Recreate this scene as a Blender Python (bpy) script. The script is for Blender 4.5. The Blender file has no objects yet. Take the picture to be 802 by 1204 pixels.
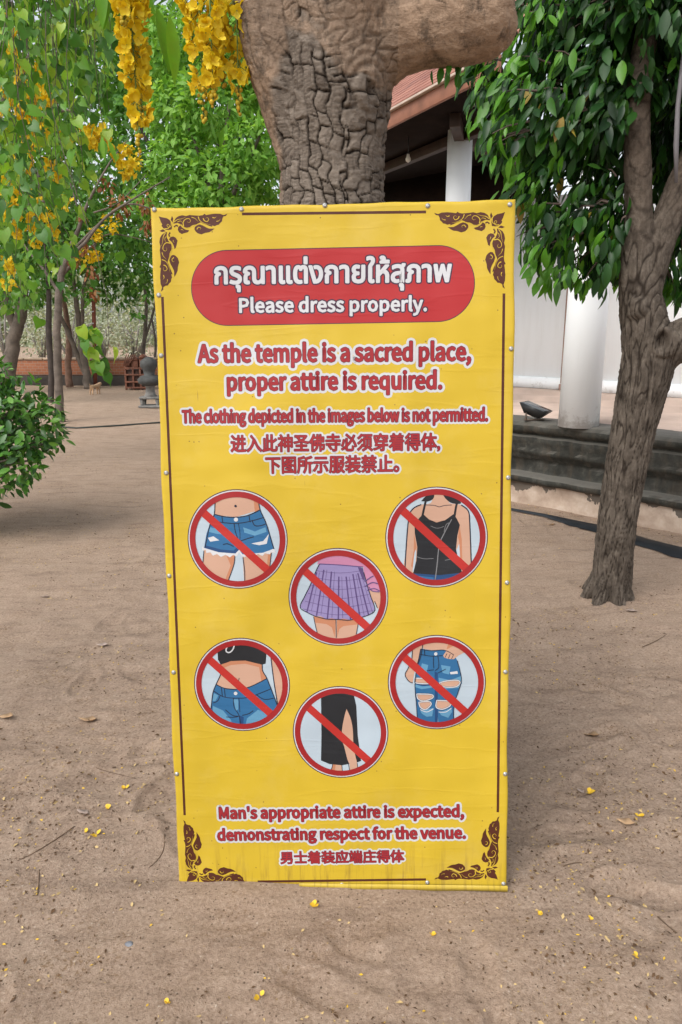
import bpy, bmesh, math, random
import numpy as np
from mathutils import Vector, Matrix, noise
from mathutils.geometry import tessellate_polygon

R = math.radians
rng = np.random.default_rng(11)
random.seed(11)
scn = bpy.context.scene
COL = scn.collection

# ------------------------------------------------------------------ camera
PITCH = R(13.9); CAMZ = 1.65; FPX = 880.0; PW, PH = 802.0, 1204.0
cd = bpy.data.cameras.new('camera')
cd.sensor_fit = 'VERTICAL'; cd.sensor_height = 36.0; cd.sensor_width = 24.0
cd.lens = 36.0*FPX/PH; cd.clip_start = 0.05; cd.clip_end = 1500
cam = bpy.data.objects.new('camera', cd); COL.objects.link(cam)
cam.location = (0, 0, CAMZ); cam.rotation_euler = (R(90)-PITCH, 0, 0)
scn.camera = cam

# ------------------------------------------------------------------ light
SUN_EL, SUN_AZ = R(50), R(140)        # azimuth: degrees to the left of the view direction
w = bpy.data.worlds.new('World'); scn.world = w; w.use_nodes = True
nt = w.node_tree; bg = nt.nodes['Background']
sky = nt.nodes.new('ShaderNodeTexSky'); sky.sky_type = 'NISHITA'; sky.sun_disc = False
sky.sun_elevation = SUN_EL; sky.sun_rotation = -SUN_AZ; sky.air_density = 1.0; sky.dust_density = 3.0; sky.ozone_density = 1.0
hs = nt.nodes.new('ShaderNodeHueSaturation'); hs.inputs['Saturation'].default_value = 0.30; hs.inputs['Value'].default_value = 1.1
nt.links.new(sky.outputs[0], hs.inputs['Color']); nt.links.new(hs.outputs[0], bg.inputs[0])
bg.inputs[1].default_value = 0.15
sl = bpy.data.lights.new('sun', 'SUN'); sl.energy = 1.25; sl.angle = R(40); sl.color = (1, .965, .91)
so = bpy.data.objects.new('sun', sl); COL.objects.link(so)
# sun stands to the left, a little behind the camera
sd = Vector((-math.cos(SUN_EL)*math.sin(SUN_AZ), math.cos(SUN_EL)*math.cos(SUN_AZ), math.sin(SUN_EL)))
so.rotation_euler = sd.to_track_quat('Z', 'Y').to_euler(); so.location = (-6, -4, 12)
scn.view_settings.view_transform = 'Standard'; scn.view_settings.look = 'None'
scn.view_settings.gamma = 1; scn.view_settings.use_curve_mapping = False
scn.view_settings.exposure = 0.62
scn.cycles.max_bounces = 8; scn.cycles.transparent_max_bounces = 8

# ------------------------------------------------------------------ helpers
CP, SP = math.cos(PITCH), math.sin(PITCH)
def ray(px, py):
    a = (px-PW/2)/FPX; b = (PH/2-py)/FPX
    return Vector((a, CP+b*SP, -SP+b*CP))
def at(px, py, Y):
    d = ray(px, py); t = Y/d.y
    return Vector((d.x*t, Y, CAMZ+d.z*t))
def ground(px, py, z=0.0):
    d = ray(px, py); t = (z-CAMZ)/d.z
    return Vector((d.x*t, d.y*t, z))
def depth(p): return p.y*CP-(p.z-CAMZ)*SP
def wpx(n, p): return n/FPX*depth(p)           # metres of n photo pixels at point p

def lin(r, g, b):
    f = lambda c: (c/255/12.92) if c/255 <= .04045 else ((c/255+.055)/1.055)**2.4
    return (f(r), f(g), f(b), 1)

def mesh_np(name, V, faces=None, loops=None, sizes=None, mat_idx=None, smooth=False):
    me = bpy.data.meshes.new(name)
    V = np.asarray(V, dtype=np.float32)
    if faces is not None:
        sizes = np.array([len(f) for f in faces], dtype=np.int32)
        loops = np.array([i for f in faces for i in f], dtype=np.int32)
    me.vertices.add(len(V)); me.vertices.foreach_set('co', V.ravel())
    me.loops.add(len(loops)); me.loops.foreach_set('vertex_index', np.asarray(loops, dtype=np.int32).ravel())
    me.polygons.add(len(sizes))
    starts = np.concatenate([[0], np.cumsum(sizes)[:-1]]).astype(np.int32)
    me.polygons.foreach_set('loop_start', starts)
    me.polygons.foreach_set('loop_total', np.asarray(sizes, dtype=np.int32))
    if mat_idx is not None: me.polygons.foreach_set('material_index', np.asarray(mat_idx, dtype=np.int32))
    if smooth: me.polygons.foreach_set('use_smooth', np.ones(len(sizes), dtype=bool))
    me.update(calc_edges=True); me.validate()
    return me

def link(name, me, mats, parent=None):
    o = bpy.data.objects.new(name, me); COL.objects.link(o)
    if mats is not None:
        for m in (mats if isinstance(mats, (list, tuple)) else [mats]): me.materials.append(m)
    if parent is not None: o.parent = parent
    return o
def tag(o, label=None, cat=None, group=None, kind=None):
    if label: o['label'] = label
    if cat: o['category'] = cat
    if group: o['group'] = group
    if kind: o['kind'] = kind
    return o
def empty(name, loc, label=None, cat=None, group=None):
    o = bpy.data.objects.new(name, None); COL.objects.link(o); o.location = loc
    o.empty_display_size = .1
    return tag(o, label, cat, group)

class MB:
    """collects primitives into one mesh"""
    def __init__(s): s.v = []; s.f = []; s.m = []
    def add(s, vs, fs, mi=0):
        b = len(s.v); s.v += [tuple(x) for x in vs]
        for f in fs: s.f.append([b+i for i in f]); s.m.append(mi)
    def box(s, c, d, rot=None, mi=0, bev=0.0):
        bm = bmesh.new(); bmesh.ops.create_cube(bm, size=1)
        for v in bm.verts: v.co = Vector((v.co.x*d[0], v.co.y*d[1], v.co.z*d[2]))
        if bev: bmesh.ops.bevel(bm, geom=bm.edges[:], offset=bev, segments=2, affect='EDGES', profile=.5)
        M = Matrix.Translation(c) @ (rot.to_4x4() if rot is not None else Matrix())
        bm.verts.index_update()
        s.add([M @ v.co for v in bm.verts], [[v.index for v in f.verts] for f in bm.faces], mi); bm.free()
    def tube(s, pts, rad, n=8, caps=True, mi=0):
        pts = [Vector(p) for p in pts]; b = len(s.v)
        if not hasattr(rad, '__len__'): rad = [rad]*len(pts)
        up = None
        for i, p in enumerate(pts):
            t = (pts[min(i+1, len(pts)-1)]-pts[max(i-1, 0)]).normalized()
            if up is None:
                up = Vector((0, 0, 1)) if abs(t.z) < .9 else Vector((1, 0, 0))
            x = (up-t*up.dot(t)).normalized(); up = x; y = t.cross(x)
            for k in range(n):
                a = 2*math.pi*k/n
                s.v.append(tuple(p+(x*math.cos(a)+y*math.sin(a))*rad[i]))
        for i in range(len(pts)-1):
            for k in range(n):
                k2 = (k+1) % n
                s.f.append([b+i*n+k, b+i*n+k2, b+(i+1)*n+k2, b+(i+1)*n+k]); s.m.append(mi)
        if caps:
            s.f.append([b+k for k in range(n)][::-1]); s.m.append(mi)
            e = b+(len(pts)-1)*n; s.f.append([e+k for k in range(n)]); s.m.append(mi)
    def lathe(s, c, prof, n=24, mi=0):
        c = Vector(c); b = len(s.v)
        for r, z in prof:
            for k in range(n):
                a = 2*math.pi*k/n; s.v.append((c.x+r*math.cos(a), c.y+r*math.sin(a), c.z+z))
        for i in range(len(prof)-1):
            for k in range(n):
                k2 = (k+1) % n
                s.f.append([b+i*n+k, b+i*n+k2, b+(i+1)*n+k2, b+(i+1)*n+k]); s.m.append(mi)
        s.f.append([b+k for k in range(n)][::-1]); s.m.append(mi)
        e = b+(len(prof)-1)*n; s.f.append([e+k for k in range(n)]); s.m.append(mi)
    def build(s, name, mats, parent=None, smooth=False, origin=None):
        V = np.array(s.v, dtype=np.float64)
        if origin is not None: V = V-np.array(origin)
        o = link(name, mesh_np(name, V, s.f, mat_idx=s.m, smooth=smooth), mats, parent)
        if origin is not None: o.location = origin
        return o

# value noise (vectorised)
def vnoise(x, y, seed=0):
    xi = np.floor(x).astype(np.int64); yi = np.floor(y).astype(np.int64)
    fx = x-xi; fy = y-yi; fx = fx*fx*(3-2*fx); fy = fy*fy*(3-2*fy)
    def h(a, b):
        n = (a*374761393+b*668265263+seed*1442695041) & 0xffffffff
        n = ((n ^ (n >> 13))*1274126177) & 0xffffffff
        return ((n ^ (n >> 16)) & 0xffff)/65535.0
    return (h(xi, yi)*(1-fx)+h(xi+1, yi)*fx)*(1-fy)+(h(xi, yi+1)*(1-fx)+h(xi+1, yi+1)*fx)*fy
_fr = np.random.default_rng(77); _FT = []
for _ in range(150):          # footprints trodden into the loose sand
    _Y = _fr.uniform(1.2, 6.5); _FT.append((_fr.uniform(-.6, .6)*(_Y+.3), _Y, _fr.uniform(0, math.pi), _fr.uniform(.004, .012)))
def FOOT(x, y):
    o = np.zeros(np.shape(x))
    for fx, fy, fa, fd in _FT:
        m = (np.abs(x-fx) < .3) & (np.abs(y-fy) < .3)
        if not np.any(m): continue
        dx, dy = x[m]-fx, y[m]-fy; u = dx*math.cos(fa)+dy*math.sin(fa); v = -dx*math.sin(fa)+dy*math.cos(fa)
        r = np.sqrt((u/.13)**2+((v+.01*np.sin(u*20))/.05)**2)
        o[m] += -fd/(1+np.exp((r-.92)*14))+fd*.55*np.exp(-((r-1.18)/.2)**2)
    return o
def gheight(x, y):
    x = np.atleast_1d(np.asarray(x, float)); y = np.atleast_1d(np.asarray(y, float))
    d = np.hypot(x, y)
    near = np.clip((9-d)/5, 0, 1)
    h = (vnoise(x*.9, y*.9, 1)-.5)*.035
    h += (vnoise(x*4+.3*y, y*4, 2)-.5)*.022*(.4+.6*near)
    a, b = x*.8+y*.6, -x*.6+y*.8
    h += (vnoise(a*5, b*13, 3)-.5)*.013*near
    h += np.abs(vnoise(a*9, b*21, 7)-.5)*-.010*near
    h += (vnoise(x*30, y*30, 4)-.5)*.0045*near
    h += (vnoise(x*62, y*62, 5)-.5)*.0025*near
    h += (vnoise(a*14, b*26, 8)-.5)*.010*near
    h += FOOT(x, y)
    # scuffed tracks
    h -= .010*near*np.clip(vnoise(a*2.2, b*6.5, 9)-.62, 0, 1)*3
    # levelled under the board, heaped against its lower left
    k = np.exp(-((y-1.9)/.16)**4)*(np.abs(x) < .75)
    h = h*(1-.85*k)-.003*k
    h += .014*np.exp(-(((x+.30)/.15)**2+((y-1.90)/.06)**2))+.035*np.exp(-((x-1.62)**2+(y-4.47)**2)/.30**2)
    return h
def gz(x, y): return float(gheight(x, y)[0])

# ------------------------------------------------------------------ material helpers
def M(name):
    m = bpy.data.materials.new(name); m.use_nodes = True
    t = m.node_tree; return m, t, t.nodes['Principled BSDF']
def N(t, kind, **kw):
    n = t.nodes.new('ShaderNode'+kind)
    for k, v in kw.items():
        if k in n.inputs: n.inputs[k].default_value = v
        else: setattr(n, k, v)
    return n
def noise_n(t, vec, scale, detail=4, rough=.55):
    n = N(t, 'TexNoise', Scale=scale, Detail=detail, Roughness=rough); t.links.new(vec, n.inputs['Vector']); return n
def ramp(t, fac, stops):
    r = N(t, 'ValToRGB'); e = r.color_ramp.elements
    while len(e) < len(stops): e.new(.5)
    for i, (p, c) in enumerate(stops): e[i].position = p; e[i].color = c if len(c) == 4 else (*c, 1)
    t.links.new(fac, r.inputs[0]); return r
def mixc(t, fac, a, b, mode='MIX'):
    n = N(t, 'Mix', data_type='RGBA', blend_type=mode)
    for sock, v in ((n.inputs[0], fac), (n.inputs[6], a), (n.inputs[7], b)):
        if hasattr(v, 'links'): t.links.new(v, sock)
        else: sock.default_value = (*v, 1) if hasattr(v, '__len__') and len(v) == 3 else v
    return n.outputs[2]
def math_n(t, op, a, b=0.0, clamp=False):
    n = N(t, 'Math', operation=op, use_clamp=clamp)
    for s, v in ((n.inputs[0], a), (n.inputs[1], b)):
        if hasattr(v, 'links'): t.links.new(v, s)
        else: s.default_value = v
    return n.outputs[0]
def mapping(t, vec, scale=(1, 1, 1), rot=(0, 0, 0)):
    n = N(t, 'Mapping'); n.inputs['Scale'].default_value = scale; n.inputs['Rotation'].default_value = rot
    t.links.new(vec, n.inputs[0]); return n.outputs[0]
def bump(t, p, h, strength=.3, dist=.01):
    b = N(t, 'Bump', Strength=strength, Distance=dist); t.links.new(h, b.inputs['Height'])
    t.links.new(b.outputs[0], p.inputs['Normal']); return b
def plain(name, rgb, rough=.6, var=.15, scale=8, bumpd=0.0, metallic=0.0, spec=.4):
    m, t, p = M(name); tc = N(t, 'TexCoord')
    n = noise_n(t, tc.outputs['Object'], scale, 5)
    c = tuple(rgb[:3])
    r = ramp(t, n.outputs[0], [(.25, tuple(x*(1-var) for x in c)), (.75, tuple(min(1, x*(1+var)) for x in c))])
    t.links.new(r.outputs[0], p.inputs['Base Color']); p.inputs['Roughness'].default_value = rough
    p.inputs['Metallic'].default_value = metallic; p.inputs['Specular IOR Level'].default_value = spec
    if bumpd:
        n2 = noise_n(t, tc.outputs['Object'], scale*6, 4); bump(t, p, n2.outputs[0], .5, bumpd)
    return m

def leaf_mat(name, cols, rough=.42, trans=.3, spec=.35, tcol=None):
    m, t, p = M(name); g = N(t, 'NewGeometry')
    k = len(cols)
    r = ramp(t, g.outputs['Random Per Island'], [(i/(k-1) if k > 1 else 0, c) for i, c in enumerate(cols)])
    tc = N(t, 'TexCoord'); n = noise_n(t, tc.outputs['Object'], 40, 2)
    c = mixc(t, .18, r.outputs[0], n.outputs[1], 'OVERLAY')
    t.links.new(c, p.inputs['Base Color'])
    p.inputs['Roughness'].default_value = rough; p.inputs['Specular IOR Level'].default_value = spec
    tr = N(t, 'BsdfTranslucent'); mc = mixc(t, 1.0, c, tcol or (1.3, 1.25, .55, 1), 'MULTIPLY'); t.links.new(mc, tr.inputs[0])
    mx = N(t, 'MixShader'); mx.inputs[0].default_value = trans
    t.links.new(p.outputs[0], mx.inputs[1]); t.links.new(tr.outputs[0], mx.inputs[2])
    t.links.new(mx.outputs[0], t.nodes['Material Output'].inputs[0]); return m

# ------------------------------------------------------------------ leaves
def norm(a): return a/np.maximum(np.linalg.norm(a, axis=-1, keepdims=True), 1e-9)
def leaf_template(wd=.22, fold=.05, droop=.12, tip=1.0, heart=False):
    prof = [(.12, .55), (.32, .95), (.55, 1.0), (.78, .62)] if not heart else [(.02, .75), (.18, 1.0), (.42, .95), (.62, .5), (.8, .12)]
    V = [(0, .06 if heart else 0, 0)]; k = len(prof)
    for y, f in prof: V.append((0, y, -droop*y*y))
    V.append((0, tip, -droop*tip*tip))
    for y, f in prof: V.append((-wd*f, y-(.04 if heart and y < .1 else 0), fold*f-droop*y*y))
    for y, f in prof: V.append((wd*f, y-(.04 if heart and y < .1 else 0), fold*f-droop*y*y))
    F = []
    for side, o in ((0, k+2), (1, 2*k+2)):
        q = [[0, 1, o]]
        for i in range(k-1): q.append([o+i, 1+i, 2+i, o+i+1])
        q.append([o+k-1, k, k+1])
        F += [f if side == 0 else f[::-1] for f in q]
    return np.array(V, float), F
T_LEAF = leaf_template()
T_SMALL = (np.array([(0, 0, 0), (-.26, .45, .06), (0, 1, -.1), (.26, .45, .06)], float), [[0, 3, 2], [0, 2, 1]])
T_HEART = leaf_template(.36, .08, .2, 1.12, True)
T_PETAL = leaf_template(.40, .13, -.22, .95)
def leaf_arrays(pos, ax, nr, size, tpl):
    TV, TF = tpl; n = len(pos)
    ax = norm(ax); sd = norm(np.cross(ax, nr)); nn = np.cross(sd, ax)
    V = pos[:, None, :]+size[:, None, None]*(TV[None, :, 0:1]*sd[:, None]+TV[None, :, 1:2]*ax[:, None]+TV[None, :, 2:3]*nn[:, None])
    sz = np.array([len(f) for f in TF]); lp = np.array([i for f in TF for i in f])
    loops = (np.arange(n)[:, None]*len(TV)+lp[None]).ravel(); sizes = np.tile(sz, n)
    return V.reshape(-1, 3), loops, sizes
def leaf_obj(name, mats, pos, ax, nr, size, tpl, parent=None, midx=None, origin=None):
    pos = np.asarray(pos, float)
    V, L, S = leaf_arrays(pos, np.asarray(ax, float), np.asarray(nr, float), np.asarray(size, float), tpl)
    mi = None if midx is None else np.repeat(np.asarray(midx), len(tpl[1]))
    return link(name, mesh_np(name, V, loops=L, sizes=S, mat_idx=mi), mats, parent)
def rdir(n): return norm(rng.normal(size=(n, 3)))
def clumps(centers, radii, n, shell=.55):
    """points spread through several uneven ellipsoid clumps"""
    centers = np.asarray(centers, float); radii = np.asarray(radii, float)
    if radii.ndim == 1: radii = np.repeat(radii[:, None], 3, 1)
    wgt = radii.prod(1)**.75; k = rng.choice(len(centers), n, p=wgt/wgt.sum())
    d = rdir(n); r = rng.uniform(0, 1, n)**(1/3)*(1-shell)+shell*rng.uniform(.75, 1.0, n)
    return centers[k]+d*r[:, None]*radii[k], d, k

def skin(bobj, voxel, smooth_it=6):
    """union overlapping tubes into one continuous surface"""
    o = bobj
    r = o.modifiers.new('r', 'REMESH'); r.mode = 'VOXEL'; r.voxel_size = voxel
    s = o.modifiers.new('s', 'SMOOTH'); s.iterations = smooth_it; s.factor = .5
    dg = bpy.context.evaluated_depsgraph_get(); dg.update()
    me = bpy.data.meshes.new_from_object(o.evaluated_get(dg)); o.modifiers.clear()
    old = o.data; mats = list(old.materials); o.data = me; me.materials.clear()
    for m in mats: me.materials.append(m)
    return o
def co_no(me):
    n = len(me.vertices); c = np.empty(n*3, np.float32); q = np.empty(n*3, np.float32)
    me.vertices.foreach_get('co', c); me.vertex_normals.foreach_get('vector', q)
    return c.reshape(-1, 3).astype(float), q.reshape(-1, 3).astype(float)

# ------------------------------------------------------------------ ground
def sand_mat():
    m, t, p = M('sand'); tc = N(t, 'TexCoord'); v = tc.outputs['Object']
    n1 = noise_n(t, v, .7, 4); n2 = noise_n(t, v, 5, 6, .65); n3 = noise_n(t, v, 85, 6, .78); n4 = noise_n(t, v, 260, 3, .7)
    c1 = ramp(t, n1.outputs[0], [(.3, (.315, .224, .158)), (.7, (.425, .314, .226))])
    c2 = mixc(t, .5, c1.outputs[0], ramp(t, n2.outputs[0], [(.28, (.180, .119, .082)), (.5, (.375, .276, .199)), (.75, (.53, .415, .31))]).outputs[0])
    c3 = mixc(t, .58, c2, ramp(t, n3.outputs[0], [(.3, (.115, .072, .048)), (.5, (.38, .278, .210)), (.78, (.66, .535, .425))]).outputs[0])  # grain speckle; its colour contrast also stands in for shaded relief
    # dark and pale grains
    vo = N(t, 'TexVoronoi', Scale=120); t.links.new(v, vo.inputs['Vector'])
    pick = ramp(t, vo.outputs['Color'], [(.0, (0, 0, 0)), (.80, (0, 0, 0)), (.86, (1, 1, 1))])
    near = math_n(t, 'LESS_THAN', vo.outputs['Distance'], .36)
    g = math_n(t, 'MULTIPLY', pick.outputs[0], near)
    c4 = mixc(t, math_n(t, 'MULTIPLY', g, .75), c3, (.06, .036, .022, 1))
    vp = N(t, 'TexVoronoi', Scale=95); t.links.new(mapping(t, v, (1, 1, 1), (0, 0, R(40))), vp.inputs['Vector'])
    pp_ = ramp(t, vp.outputs['Color'], [(.0, (0, 0, 0)), (.84, (0, 0, 0)), (.88, (1, 1, 1))])
    g2_ = math_n(t, 'MULTIPLY', pp_.outputs[0], math_n(t, 'LESS_THAN', vp.outputs['Distance'], .3))
    c4 = mixc(t, math_n(t, 'MULTIPLY', g2_, .6), c4, (.58, .49, .40, 1))
    # brown litter patches
    n5 = noise_n(t, v, 2.2, 7, .75)
    lm = ramp(t, n5.outputs[0], [(.50, (0, 0, 0)), (.62, (1, 1, 1))])
    n6 = noise_n(t, v, 95, 3, .6)
    lm2 = ramp(t, n6.outputs[0], [(.52, (0, 0, 0)), (.6, (1, 1, 1))])
    lf = math_n(t, 'MULTIPLY', lm.outputs[0], lm2.outputs[0])
    c5 = mixc(t, math_n(t, 'MULTIPLY', lf, .55), c4, (.17, .095, .035, 1))
    tr1 = noise_n(t, mapping(t, v, (1.6, 7, 1), (0, 0, R(-32))), 1.6, 6, .7)
    c5 = mixc(t, math_n(t, 'MULTIPLY', ramp(t, tr1.outputs[0], [(.50, (0, 0, 0)), (.66, (1, 1, 1))]).outputs[0], .38), c5, (.13, .088, .062, 1))
    t.links.new(c5, p.inputs['Base Color']); p.inputs['Roughness'].default_value = .95; p.inputs['Specular IOR Level'].default_value = .12
    h = math_n(t, 'ADD', math_n(t, 'MULTIPLY', n3.outputs[0], .7), math_n(t, 'MULTIPLY', n4.outputs[0], .35))
    h = math_n(t, 'ADD', h, math_n(t, 'MULTIPLY', g, .35))
    bump(t, p, h, 1.0, .013); return m
def axis(lo, hi, f0, f1, step, growth):
    a = list(np.arange(f0, f1, step)); s = step; x = a[-1]
    while x < hi: s = min(s*growth, 12); x += s; a.append(x)
    s = step; x = f0; b = []
    while x > lo: s = min(s*growth, 12); x -= s; b.append(x)
    return np.array(b[::-1]+a)
gx = axis(-160, 160, -1.35, 1.75, .011, 1.06); gy = axis(-25, 260, 1.35, 3.1, .011, 1.03)
X, Y = np.meshgrid(gx, gy); nx, ny = len(gx), len(gy)
V = np.stack([X.ravel(), Y.ravel(), gheight(X.ravel(), Y.ravel())], 1)
ii = (np.arange(ny-1)[:, None]*nx+np.arange(nx-1)[None]).ravel()
L = np.stack([ii, ii+1, ii+nx+1, ii+nx], 1).ravel()
g = link('ground', mesh_np('ground', V, loops=L, sizes=np.full(len(ii), 4), smooth=True), sand_mat())
tag(g, kind='structure')

# ------------------------------------------------------------------ temple
B0 = Vector((1.67, 7.08, 0)); be = Vector((.68, -.733, 0)).normalized(); bn = Vector((-be.y, be.x, 0))
T0, T1 = -5.0, 6.5
def BP(t, n, z): return B0+be*t+bn*n+Vector((0, 0, z))
temple = empty('temple_building', BP(0, 2, 0), 'white walled temple hall on a mossy moulded platform under a red roof', 'temple')
TO = temple.location.copy()
def tb(mb, name, mats, parent=temple, smooth=False):
    mb.v = [tuple(Vector(v)-TO) for v in mb.v]; return mb.build(name, mats, parent, smooth)
brot = Matrix.Rotation(math.atan2(be.y, be.x), 3, 'Z')
def extrude_profile(mb, prof, t0, t1, mi=None, seg=1):
    b = len(mb.v); k = len(prof)
    ts = np.linspace(t0, t1, seg+1)
    for t in ts:
        for o, z in prof: mb.v.append(tuple(BP(t, -o, z)))
    for s in range(seg):
        for i in range(k-1):
            mb.f.append([b+s*k+i, b+(s+1)*k+i, b+(s+1)*k+i+1, b+s*k+i+1]); mb.m.append(mi[i] if mi else 0)
    mb.f.append([b+i for i in range(k)]); mb.m.append(0)
    mb.f.append([b+seg*k+i for i in range(k)][::-1]); mb.m.append(0)
def mossy():
    m, t, p = M('mossy_stucco'); tc = N(t, 'TexCoord'); v = tc.outputs['Object']
    vs = mapping(t, v, (1, 1, .35))
    n1 = noise_n(t, vs, 2.2, 7, .7); n2 = noise_n(t, v, 14, 6, .7); n3 = noise_n(t, mapping(t, v, (5, 5, .6)), 3, 5)
    c = ramp(t, n1.outputs[0], [(.32, (.010, .011, .008)), (.50, (.024, .025, .019)), (.63, (.062, .060, .05)), (.80, (.15, .14, .12))])
    c2 = mixc(t, .55, c.outputs[0], ramp(t, n2.outputs[0], [(.38, (.010, .011, .008)), (.55, (.036, .035, .029)), (.78, (.13, .12, .10))]).outputs[0])
    br = ramp(t, n3.outputs[0], [(.5, (0, 0, 0)), (.7, (1, 1, 1))])
    c3 = mixc(t, math_n(t, 'MULTIPLY', br.outputs[0], .4), c2, (.10, .07, .045, 1))
    # weathered pale grey on the faces that look up
    ge = N(t, 'NewGeometry'); sx = N(t, 'SeparateXYZ'); t.links.new(ge.outputs['True Normal'], sx.inputs[0])
    upf = ramp(t, sx.outputs[2], [(.3, (0, 0, 0)), (.7, (1, 1, 1))])
    c4 = mixc(t, math_n(t, 'MULTIPLY', upf.outputs[0], .6), c3, (.155, .145, .125, 1))
    t.links.new(c4, p.inputs['Base Color']); p.inputs['Roughness'].default_value = .85
    bump(t, p, n2.outputs[0], .6, .012); return m
def old_plaster():
    m, t, p = M('peeling_plaster'); tc = N(t, 'TexCoord'); v = tc.outputs['Object']
    n1 = noise_n(t, v, 5, 6, .65); n2 = noise_n(t, mapping(t, v, (1, 1, .8)), 3.6, 6, .62)
    c = ramp(t, n1.outputs[0], [(.3, (.33, .24, .18)), (.5, (.47, .365, .285)), (.8, (.66, .57, .48))])
    sx = N(t, 'SeparateXYZ'); t.links.new(v, sx.inputs[0])
    top = math_n(t, 'ADD', math_n(t, 'MULTIPLY', sx.outputs[2], 2.6), math_n(t, 'MULTIPLY', n2.outputs[0], 1.5))
    k = ramp(t, top, [(.0, (0, 0, 0)), (1.0, (0, 0, 0))]); k.color_ramp.interpolation = 'LINEAR'
    k.color_ramp.elements[0].position = .99; k.color_ramp.elements[1].position = 1.0; k.color_ramp.elements[1].color = (1, 1, 1, 1)
    thr = math_n(t, 'GREATER_THAN', top, 1.235)
    c2 = mixc(t, math_n(t, 'MULTIPLY', thr, .85), c.outputs[0], (.06, .05, .04, 1))
    t.links.new(c2, p.inputs['Base Color']); p.inputs['Roughness'].default_value = .9
    bump(t, p, n1.outputs[0], .6, .015); return m
def white_paint(name='white_paint', stain=.5):
    m, t, p = M(name); tc = N(t, 'TexCoord'); v = tc.outputs['Object']
    n1 = noise_n(t, mapping(t, v, (3, 3, .35)), 2.5, 6, .6); n2 = noise_n(t, v, 30, 5)
    c = ramp(t, n1.outputs[0], [(.28, (.80, .825, .835)), (.5, (.84, .87, .885)), (.8, (.85, .88, .90))])
    fl = ramp(t, noise_n(t, mapping(t, v, (9, 9, .5)), 1.7, 4).outputs[0], [(.60, (0, 0, 0)), (.72, (1, 1, 1))])
    c2 = mixc(t, math_n(t, 'MULTIPLY', fl.outputs[0], .16*stain), c.outputs[0], (.50, .46, .40, 1))
    sz = N(t, 'SeparateXYZ'); t.links.new(v, sz.inputs[0])
    mr = N(t, 'MapRange'); t.links.new(sz.outputs[2], mr.inputs[0]); mr.inputs[1].default_value = 1.12; mr.inputs[2].default_value = .82; mr.inputs[3].default_value = 0; mr.inputs[4].default_value = .34
    dn = noise_n(t, v, 6, 7, .72)
    dm_ = ramp(t, math_n(t, 'ADD', dn.outputs[0], mr.outputs[0]), [(.70, (0, 0, 0)), (.86, (1, 1, 1))])
    c2 = mixc(t, math_n(t, 'MULTIPLY', dm_.outputs[0], .55), c2, (.28, .25, .22, 1))
    t.links.new(c2, p.inputs['Base Color']); p.inputs['Roughness'].default_value = .7
    bump(t, p, n2.outputs[0], .25, .006); return m
MOSS, PLAS, WHITE = mossy(), old_plaster(), white_paint()
PINK = plain('terrace_floor', (.50, .385, .32), .75, .18, 3.5, .004)
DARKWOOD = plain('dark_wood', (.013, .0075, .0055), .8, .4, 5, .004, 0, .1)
prof = [(-.3, -.1), (.0, -.1), (.0, .215), (.035, .216), (.06, .24), (.062, .275), (.045, .295), (.012, .305),
        (-.02, .315), (-.03, .44), (.005, .455), (.012, .485), (.035, .495), (.04, .525), (.03, .55), (.045, .60), (.06, .655),
        (.03, .672), (.034, .695), (.075, .70), (.10, .725), (.105, .765), (.085, .795), (.05, .808), (-.10, .812), (-.115, .80), (-.3, .80)]
mi = [0]*len(prof); mi[1] = 1
pf_ = [prof[0]]; mi2 = []
for i in range(len(prof)-1):
    (o0_, z0_), (o1_, z1_) = prof[i], prof[i+1]; k_ = max(1, int(math.hypot(o1_-o0_, z1_-z0_)/.03)) if 1 <= i < len(prof)-3 else 1
    for j in range(1, k_+1): pf_.append((o0_+(o1_-o0_)*j/k_, z0_+(z1_-z0_)*j/k_)); mi2.append(mi[i])
mb = MB(); extrude_profile(mb, pf_, T0, T1, mi2+[0], 320)
VV = np.array(mb.v); q_ = (VV[:, 0]*be.x+VV[:, 1]*be.y); zz_ = VV[:, 2]
wv_ = (vnoise(q_*5, zz_*9, 91)-.5)*.018+(vnoise(q_*19, zz_*27, 92)-.5)*.014-.020*np.clip(vnoise(q_*11, zz_*16, 93)-.74, 0, 1)*4
VV[:, 0] += -bn.x*wv_*(zz_ > -.05); VV[:, 1] += -bn.y*wv_*(zz_ > -.05); VV[:, 2] += (vnoise(q_*6, zz_*3, 94)-.5)*.008
mb.v = [tuple(v) for v in VV]; pl = tb(mb, 'platform', [MOSS, PLAS])
mb = MB(); extrude_profile(mb, [(-.31, .0), (-.295, .796), (-1.72, .805), (-1.72, .85), (-1.95, .852), (-1.95, .90), (-2.45, .902), (-2.45, 0)], T0, T1); tb(mb, 'terrace_floor', PINK)
mb = MB()
extrude_profile(mb, [(-2.26, .903), (-2.19, .905), (-2.19, 1.02), (-2.20, 1.03), (-2.235, 1.034), (-2.243, 1.037), (-2.243, 1.045), (-2.235, 1.048), (-2.235, 3.148), (-2.5, 3.148), (-2.5, .905)], T0, T1)
WALL = tb(mb, 'wall', WHITE)
mb = MB(); extrude_profile(mb, [(-2.18, 3.15), (-2.16, 3.16), (-2.16, 3.62), (-2.5, 3.62), (-2.5, 3.16)], T0, -1.55); tb(mb, 'upper_wall', DARKWOOD)
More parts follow.
